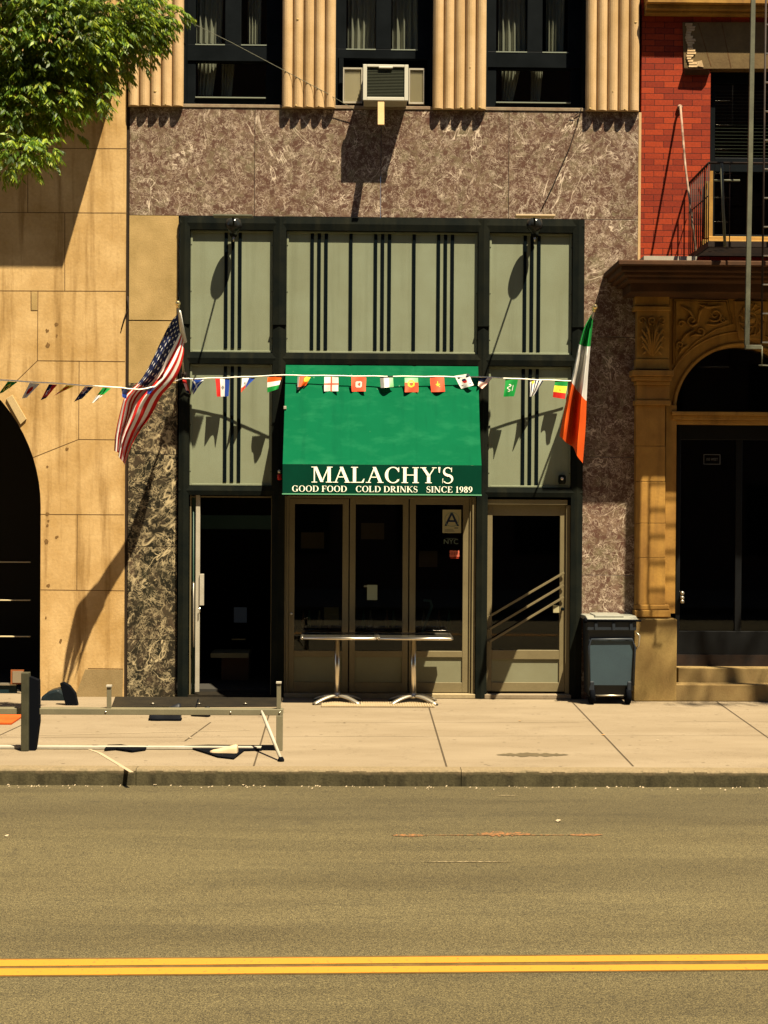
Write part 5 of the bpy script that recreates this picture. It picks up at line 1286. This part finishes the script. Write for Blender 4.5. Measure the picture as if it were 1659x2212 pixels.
# black wedge board against the wall
mb = MB(); mb.prism([P(129, 1476, -.75), P(136, 1474, -.75), P(150, 1482, -.75), P(162, 1498, -.75), P(168, 1528, -.75), P(143, 1530, -.75)], (0, .09, 0))
tag(mb.build('wedge_board', M['black_rubber'], None, bevel=.006), 'black curved wedge board standing against the limestone wall', 'board')
mb = MB(); mb.prism([P(86, 1532, -.35), P(88, 1506, -.35), P(104, 1494, -.35), P(125, 1488, -.35), P(142, 1498, -.35), P(152, 1532, -.35)], (0, .28, 0))  # dark lump modelled in place of the shade at the wall foot
tag(mb.build('shade_mass', varied('mass_teal', (.012, .02, .024), (.02, .03, .034), 8, .35, .6, 20), None, bevel=.03), 'dark slumped mass standing in for the shade at the foot of the limestone wall', 'dark_mass')
# shoes
def make_shoe(c, ang, L, mat, label, flip=1, sole='black_rubber', hh=.1):
    t = thing('shoe', c, label, 'shoe')
    prof = [(-.5, .34, .95), (-.42, .42, 1.0), (-.2, .40, .82), (0, .38, .62), (.2, .44, .46), (.38, .40, .34), (.5, .20, .2)]
    ca, sa = math.cos(ang), math.sin(ang)
    def ringf(s, w, z0, z1, k=10):
        r_ = []
        for i in range(k):
            a = math.pi*i/(k-1); r_.append((s*L, math.cos(a)*w*L*.42, z0+(z1-z0)*math.sin(a)**.6))
        return r_
    mb = MB(); rings = []
    for s, w, h in prof:
        rings.append([mb.bm.verts.new(c+Vector((x*ca-y*sa, x*sa+y*ca, z))) for x, y, z in ringf(s, w, .022, .022+hh*h)])
    for a, b2 in zip(rings, rings[1:]):
        for i in range(len(a)-1): f = mb.bm.faces.new((a[i], a[i+1], b2[i+1], b2[i])); f.smooth = True
    mb.bm.faces.new(rings[0]); mb.bm.faces.new(rings[-1][::-1]); mb.build('upper', mat, t)
    pts = [c+Vector(((s*L*1.04)*ca-(w*L*.44)*sa, (s*L*1.04)*sa+(w*L*.44)*ca, 0)) for s, w, h in prof] + [c+Vector(((s*L*1.04)*ca+(w*L*.44)*sa, (s*L*1.04)*sa-(w*L*.44)*ca, 0)) for s, w, h in prof[::-1]]
    MB().prism(pts, (0, 0, .024)).build('sole', M[sole], t, bevel=.004)
    return t
blk = newmat('shoe_black', (.006, .007, .010), .5)
make_shoe(G(354, 1559)+Vector((0, .1, 0)), math.pi, .33, blk, 'black shoe flat on the pavement behind the barrier rail', hh=.16)
c = G(432, 1549)+Vector((0, .05, .0))
make_shoe(c, math.pi*.9, .20, blk, 'smaller black shoe half hidden by the barrier rail, right of the other', hh=.09)
make_shoe(G(482, 1634)+Vector((0, .08, 0)), math.pi*.97, .25, M['cream'], 'cream shoe with black sole lying below the barrier', hh=.075)
mb = MB(); rr = random.Random(2)
outl = [(398, 1613), (450, 1611), (520, 1612), (566, 1612), (566, 1621), (528, 1622), (505, 1640), (470, 1636), (440, 1626)]
pts = [G(x, y, .006) for x, y in outl]; mb.prism(pts, (0, 0, .012))  # wedge-shaped shadow on the pavement, laid as a thin black sheet
tag(mb.build('shade_sheet', M['black_rubber'], None), 'flat black sheet standing in for the shadow around the cream shoe', 'sheet')
mb = MB(); pts = [G(x, y, .006) for x, y in [(225, 1622), (232, 1613), (262, 1612), (290, 1617), (320, 1614), (314, 1621), (285, 1625), (250, 1620)]]; mb.prism(pts, (0, 0, .02))  # flat black outline along the barrier foot
tag(mb.build('black_shape', M['black_rubber'], None, bevel=.004), 'small flat black shape along the barrier foot, left of the cream shoe', 'scrap')

# ------------------------------------------------------------------ litter
def scrap(x, y, s, mat, z=0, road_=False):
    rr = random.Random(int(x*7+y)); c0 = G(x, y, z); mb = MB(); mb.open = True; n_ = 7
    ring = [c0+Vector((math.cos(2*math.pi*k/n_)*s*rr.uniform(.5, 1.3), math.sin(2*math.pi*k/n_)*s*rr.uniform(.6, 1.6), .004+rr.random()*s*.6)) for k in range(n_)]
    ct = c0+Vector((0, 0, .006+s*.35))
    for k in range(n_): mb.face([ct, ring[k], ring[(k+1) % n_]])
    return mb.build('paper_scrap' if mat is M['litter_pale'] else 'dry_leaf', mat)
LT = [(1424, 1690, .035, 'litter_pale', RZ, 'pale curled scrap in the gutter right of the kerb joint'), (1447, 1689, .03, 'leaf_dry', RZ, 'brown dry leaf in the gutter beside the pale scrap'),
      (335, 1698, .022, 'litter_pale', RZ, 'pale pebble at the foot of the left kerb stone'), (1365, 1693, .02, 'litter_pale', RZ, 'small pale crumb in the gutter left of the dry leaf'),
      (527, 1698, .018, 'litter_pale', RZ, 'pale crumb in the gutter under the slanting leg'), (412, 1595, .02, 'litter_pale', 0, 'white scrap on the pavement between the barrier rails'),
      (1421, 1600, .014, 'litter_pale', 0, 'tiny white speck on the right pavement'), (1123, 1559, .02, 'leaf_dry', 0, 'brown leaf fragment on the pavement before the side door'),
      (1303, 1589, .018, 'leaf_dry', 0, 'dark fragment on the pavement near the second joint'), (1206, 1775, .02, 'litter_pale', RZ, 'white scrap on the asphalt above the orange marks'),
      (14, 1807, .02, 'litter_pale', RZ, 'white speck on the asphalt at the left edge'), (745, 1562, .014, 'litter_pale', 0, 'pale speck on the pavement below the mat')]
for x, y, s, mt_, z, lab in LT: tag(scrap(x, y, s, M[mt_], z), lab, 'scrap', 'scraps scattered on the pavement and in the gutter')
mb = MB(); mb.open = True; rr = random.Random(4)
for k in range(260):
    x = rr.uniform(-7, 7); y = KY-abs(rr.gauss(0, .06))-.01; s = rr.uniform(.003, .010)
    mb.face([(x-s, y, RZ+.003), (x, y-s, RZ+.003), (x+s, y, RZ+.003+s*.7), (x, y+s, RZ+.003+s)])
gq = mb.build('gutter_grit', M['litter_pale']); gq['kind'] = 'stuff'; gq['label'] = 'pale grit gathered in the gutter along the kerb'; gq['category'] = 'grit'

# ------------------------------------------------------------------ cables
def cable(pts, r, mat, label):
    q = []
    for a, c in zip(pts, pts[1:]):
        for k in range(4): q.append(a.lerp(c, k/4))
    q.append(pts[-1]); tag(MB().tube(q, r, 6).build('cable', mat), label, 'cable')
cable([P(398, 42, -.09), P(500, 92, -.09), P(600, 145, -.09), P(700, 198, -.09), P(780, 245, -.05), P(830, 262, -.004)], .0035, M['iron_pale'], 'thin slanting cable from the tree past the upper windows to the wall')
cable([P(1256, 232, -.05), P(1249, 262, -.012), P(1230, 320, -.010), P(1195, 400, -.010), P(1170, 452, -.008)], .006, M['iron'], 'thin dark line slanting down the marble below the right window')  # thin tube that draws a dark slanting line on the marble
dm = MB(); 
for (x0, y0, x1, y1) in ((1254, 240, 1242, 250), (1242, 250, 1232, 253)): dm.tube([P(x0, y0, -.02), P(x1, y1, -.012)], .004, 6)
tag(dm.build('cable', M['iron']), 'short loose cable end curling at the top of the marble', 'cable')

# ------------------------------------------------------------------ tree
TY = -4.0
tr = thing('street_tree', (-7.0, -4.1, 0), 'leafy green street tree whose branches hang into the upper left', 'tree')
def B3(x, y, r, Y=TY): p = P(x, y, Y); return (p, r/(FPX/(Y+DIST)))
blobs = [B3(20, 40, 150), B3(140, 60, 110), B3(240, 50, 80, -3.8), B3(90, 190, 100), B3(20, 230, 95), B3(170, 150, 72, -3.8), B3(25, 335, 45, -4.3), B3(98, 312, 26, -4.3), B3(60, 330, 38, -4.3), B3(285, 95, 48, -3.4), B3(320, 25, 46, -3.4), B3(205, 205, 32),
         B3(235, 138, 42, -3.4), B3(300, 62, 50, -3.4), B3(265, 20, 70, -3.6), B3(345, 55, 22, -3.3)]
far = [B3(-200, -50, 230), B3(-120, 200, 160), B3(-300, 250, 200), B3(-150, -350, 300), B3(80, -220, 190), B3(-420, -60, 260), B3(250, -180, 120)]
rr = random.Random(21)
lf = MB(); lf.open = True; lf.mi = 0
def compound(c, dirv, L, nleaf=5):
    dirv = dirv.normalized(); side = dirv.cross(Vector((0, 0, 1)))
    side = side.normalized() if side.length > .1 else Vector((1, 0, 0))
    droop = Vector((0, 0, -1))
    for k in range(nleaf):
        s = (k+.5)/nleaf; base = c+dirv*L*s+droop*L*.35*s*s
        for sg in (-1, 1):
            d = (side*sg*.55+dirv*.5+droop*rr.uniform(.5, 1.1)).normalized()
            l = rr.uniform(.05, .09); w = l*.15; nrm = Vector((rr.uniform(-1, 1), rr.uniform(-1, .2), rr.uniform(.1, 1))).normalized()
            q = d.cross(nrm).normalized()*w
            a, m1, e = base, base+d*l*.45, base+d*l
            lf.face([a, m1+q, e, m1-q]); 
def fill(blist, dens, L=.13):
    for (c, r) in blist:
        n_ = int(dens*r**2*(1+r))
        for k in range(n_):
            v = Vector((rr.gauss(0, 1), rr.gauss(0, 1), rr.gauss(0, 1))).normalized()*(r*rr.uniform(.45, 1.0)**.6)
            v.y *= .75; v.z *= .9
            p = c+v
            out_ = Vector((v.x, v.y, v.z*.4)) if v.length > .01 else Vector((1, 0, 0))
            compound(p, out_+Vector((rr.uniform(-.4, .4), rr.uniform(-.4, .4), rr.uniform(-.3, .2)))*r, L)
fill(blobs, 1500); fill(far, 170, .18)
for (x, y) in ((395, 22), (405, 28), (392, 32), (352, 90), (372, 38), (190, 240), (172, 292)):
    c = P(x-8, y-4, -3.35)
    for k in range(3): compound(c, Vector((1, 0, -.3))+Vector((rr.uniform(-.3, .3), rr.uniform(-.3, .3), rr.uniform(-.4, .1))), .12, 5)
lf.build('crown', M['leaf'], tr)
lf_main = lf
lf = MB(); lf.open = True  # unseen second crown, added so its leaves shade the lower porch
c0 = Vector((7.4, -4.2, 11.35))
for k in range(420):
    v = Vector((rr.gauss(0, 1), rr.gauss(0, 1), rr.gauss(0, 1))).normalized()*rr.uniform(.35, 1)**.5
    compound(c0+Vector((v.x*1.35, v.y*.6, v.z*.75)), Vector((v.x+.1, v.y, v.z*.4)), .2, 4)
t2 = thing('street_tree', (8.6, -4.4, 0), 'added unseen tall tree right of the picture whose crown dapples the porch', 'tree')
lf.build('crown', M['leaf'], t2)  # crown of the added unseen tree
mb = MB(); mb.tube([(8.6, -4.4, 0), (8.5, -4.35, 4), (8.2, -4.3, 8), (7.6, -4.25, 11.2), (7.3, -4.2, 13)], [.2, .15, .12, .07, .03], 12)
for k in range(6): mb.tube([(7.7, -4.25, 10.8), tuple(c0+Vector((math.cos(k)*.7, math.sin(k)*.4, (k-3)*.35)))], [.03, .01], 6)
mb.build('trunk', M['bark'], t2)  # trunk of the added unseen tree
lf = lf_main
mb = MB()
T0 = Vector((-7.0, -4.1, 0)); T1 = Vector((-6.9, -4.05, 3.2)); T2 = Vector((-6.6, -4.0, 5.6)); T3 = Vector((-6.2, -4, 8.2))
mb.tube([T0, T0+Vector((0, 0, .4)), T1, T2, T3], [.20, .15, .13, .11, .06], 14); mb.build('trunk', M['bark'], tr)
mb = MB()
for i, (c, r) in enumerate(blobs+far[:5]):
    s = T1.lerp(T2, .5) if c.z < 6 else T2.lerp(T3, .4)
    m1 = s.lerp(c, .4)+Vector((0, 0, .25)); m2 = s.lerp(c, .75)+Vector((rr.uniform(-.1, .1), rr.uniform(-.1, .1), .1))
    mb.tube([s, m1, m2, c, c+(c-s).normalized()*r*.6], [.05, .035, .022, .012, .004], 6)
mb.tube([P(300, 60, -3.4), P(340, 45, -3.38), P(378, 28, -3.36), P(396, 22, -3.35)], [.010, .007, .005, .003], 6)
mb.build('limbs', M['bark'], tr)
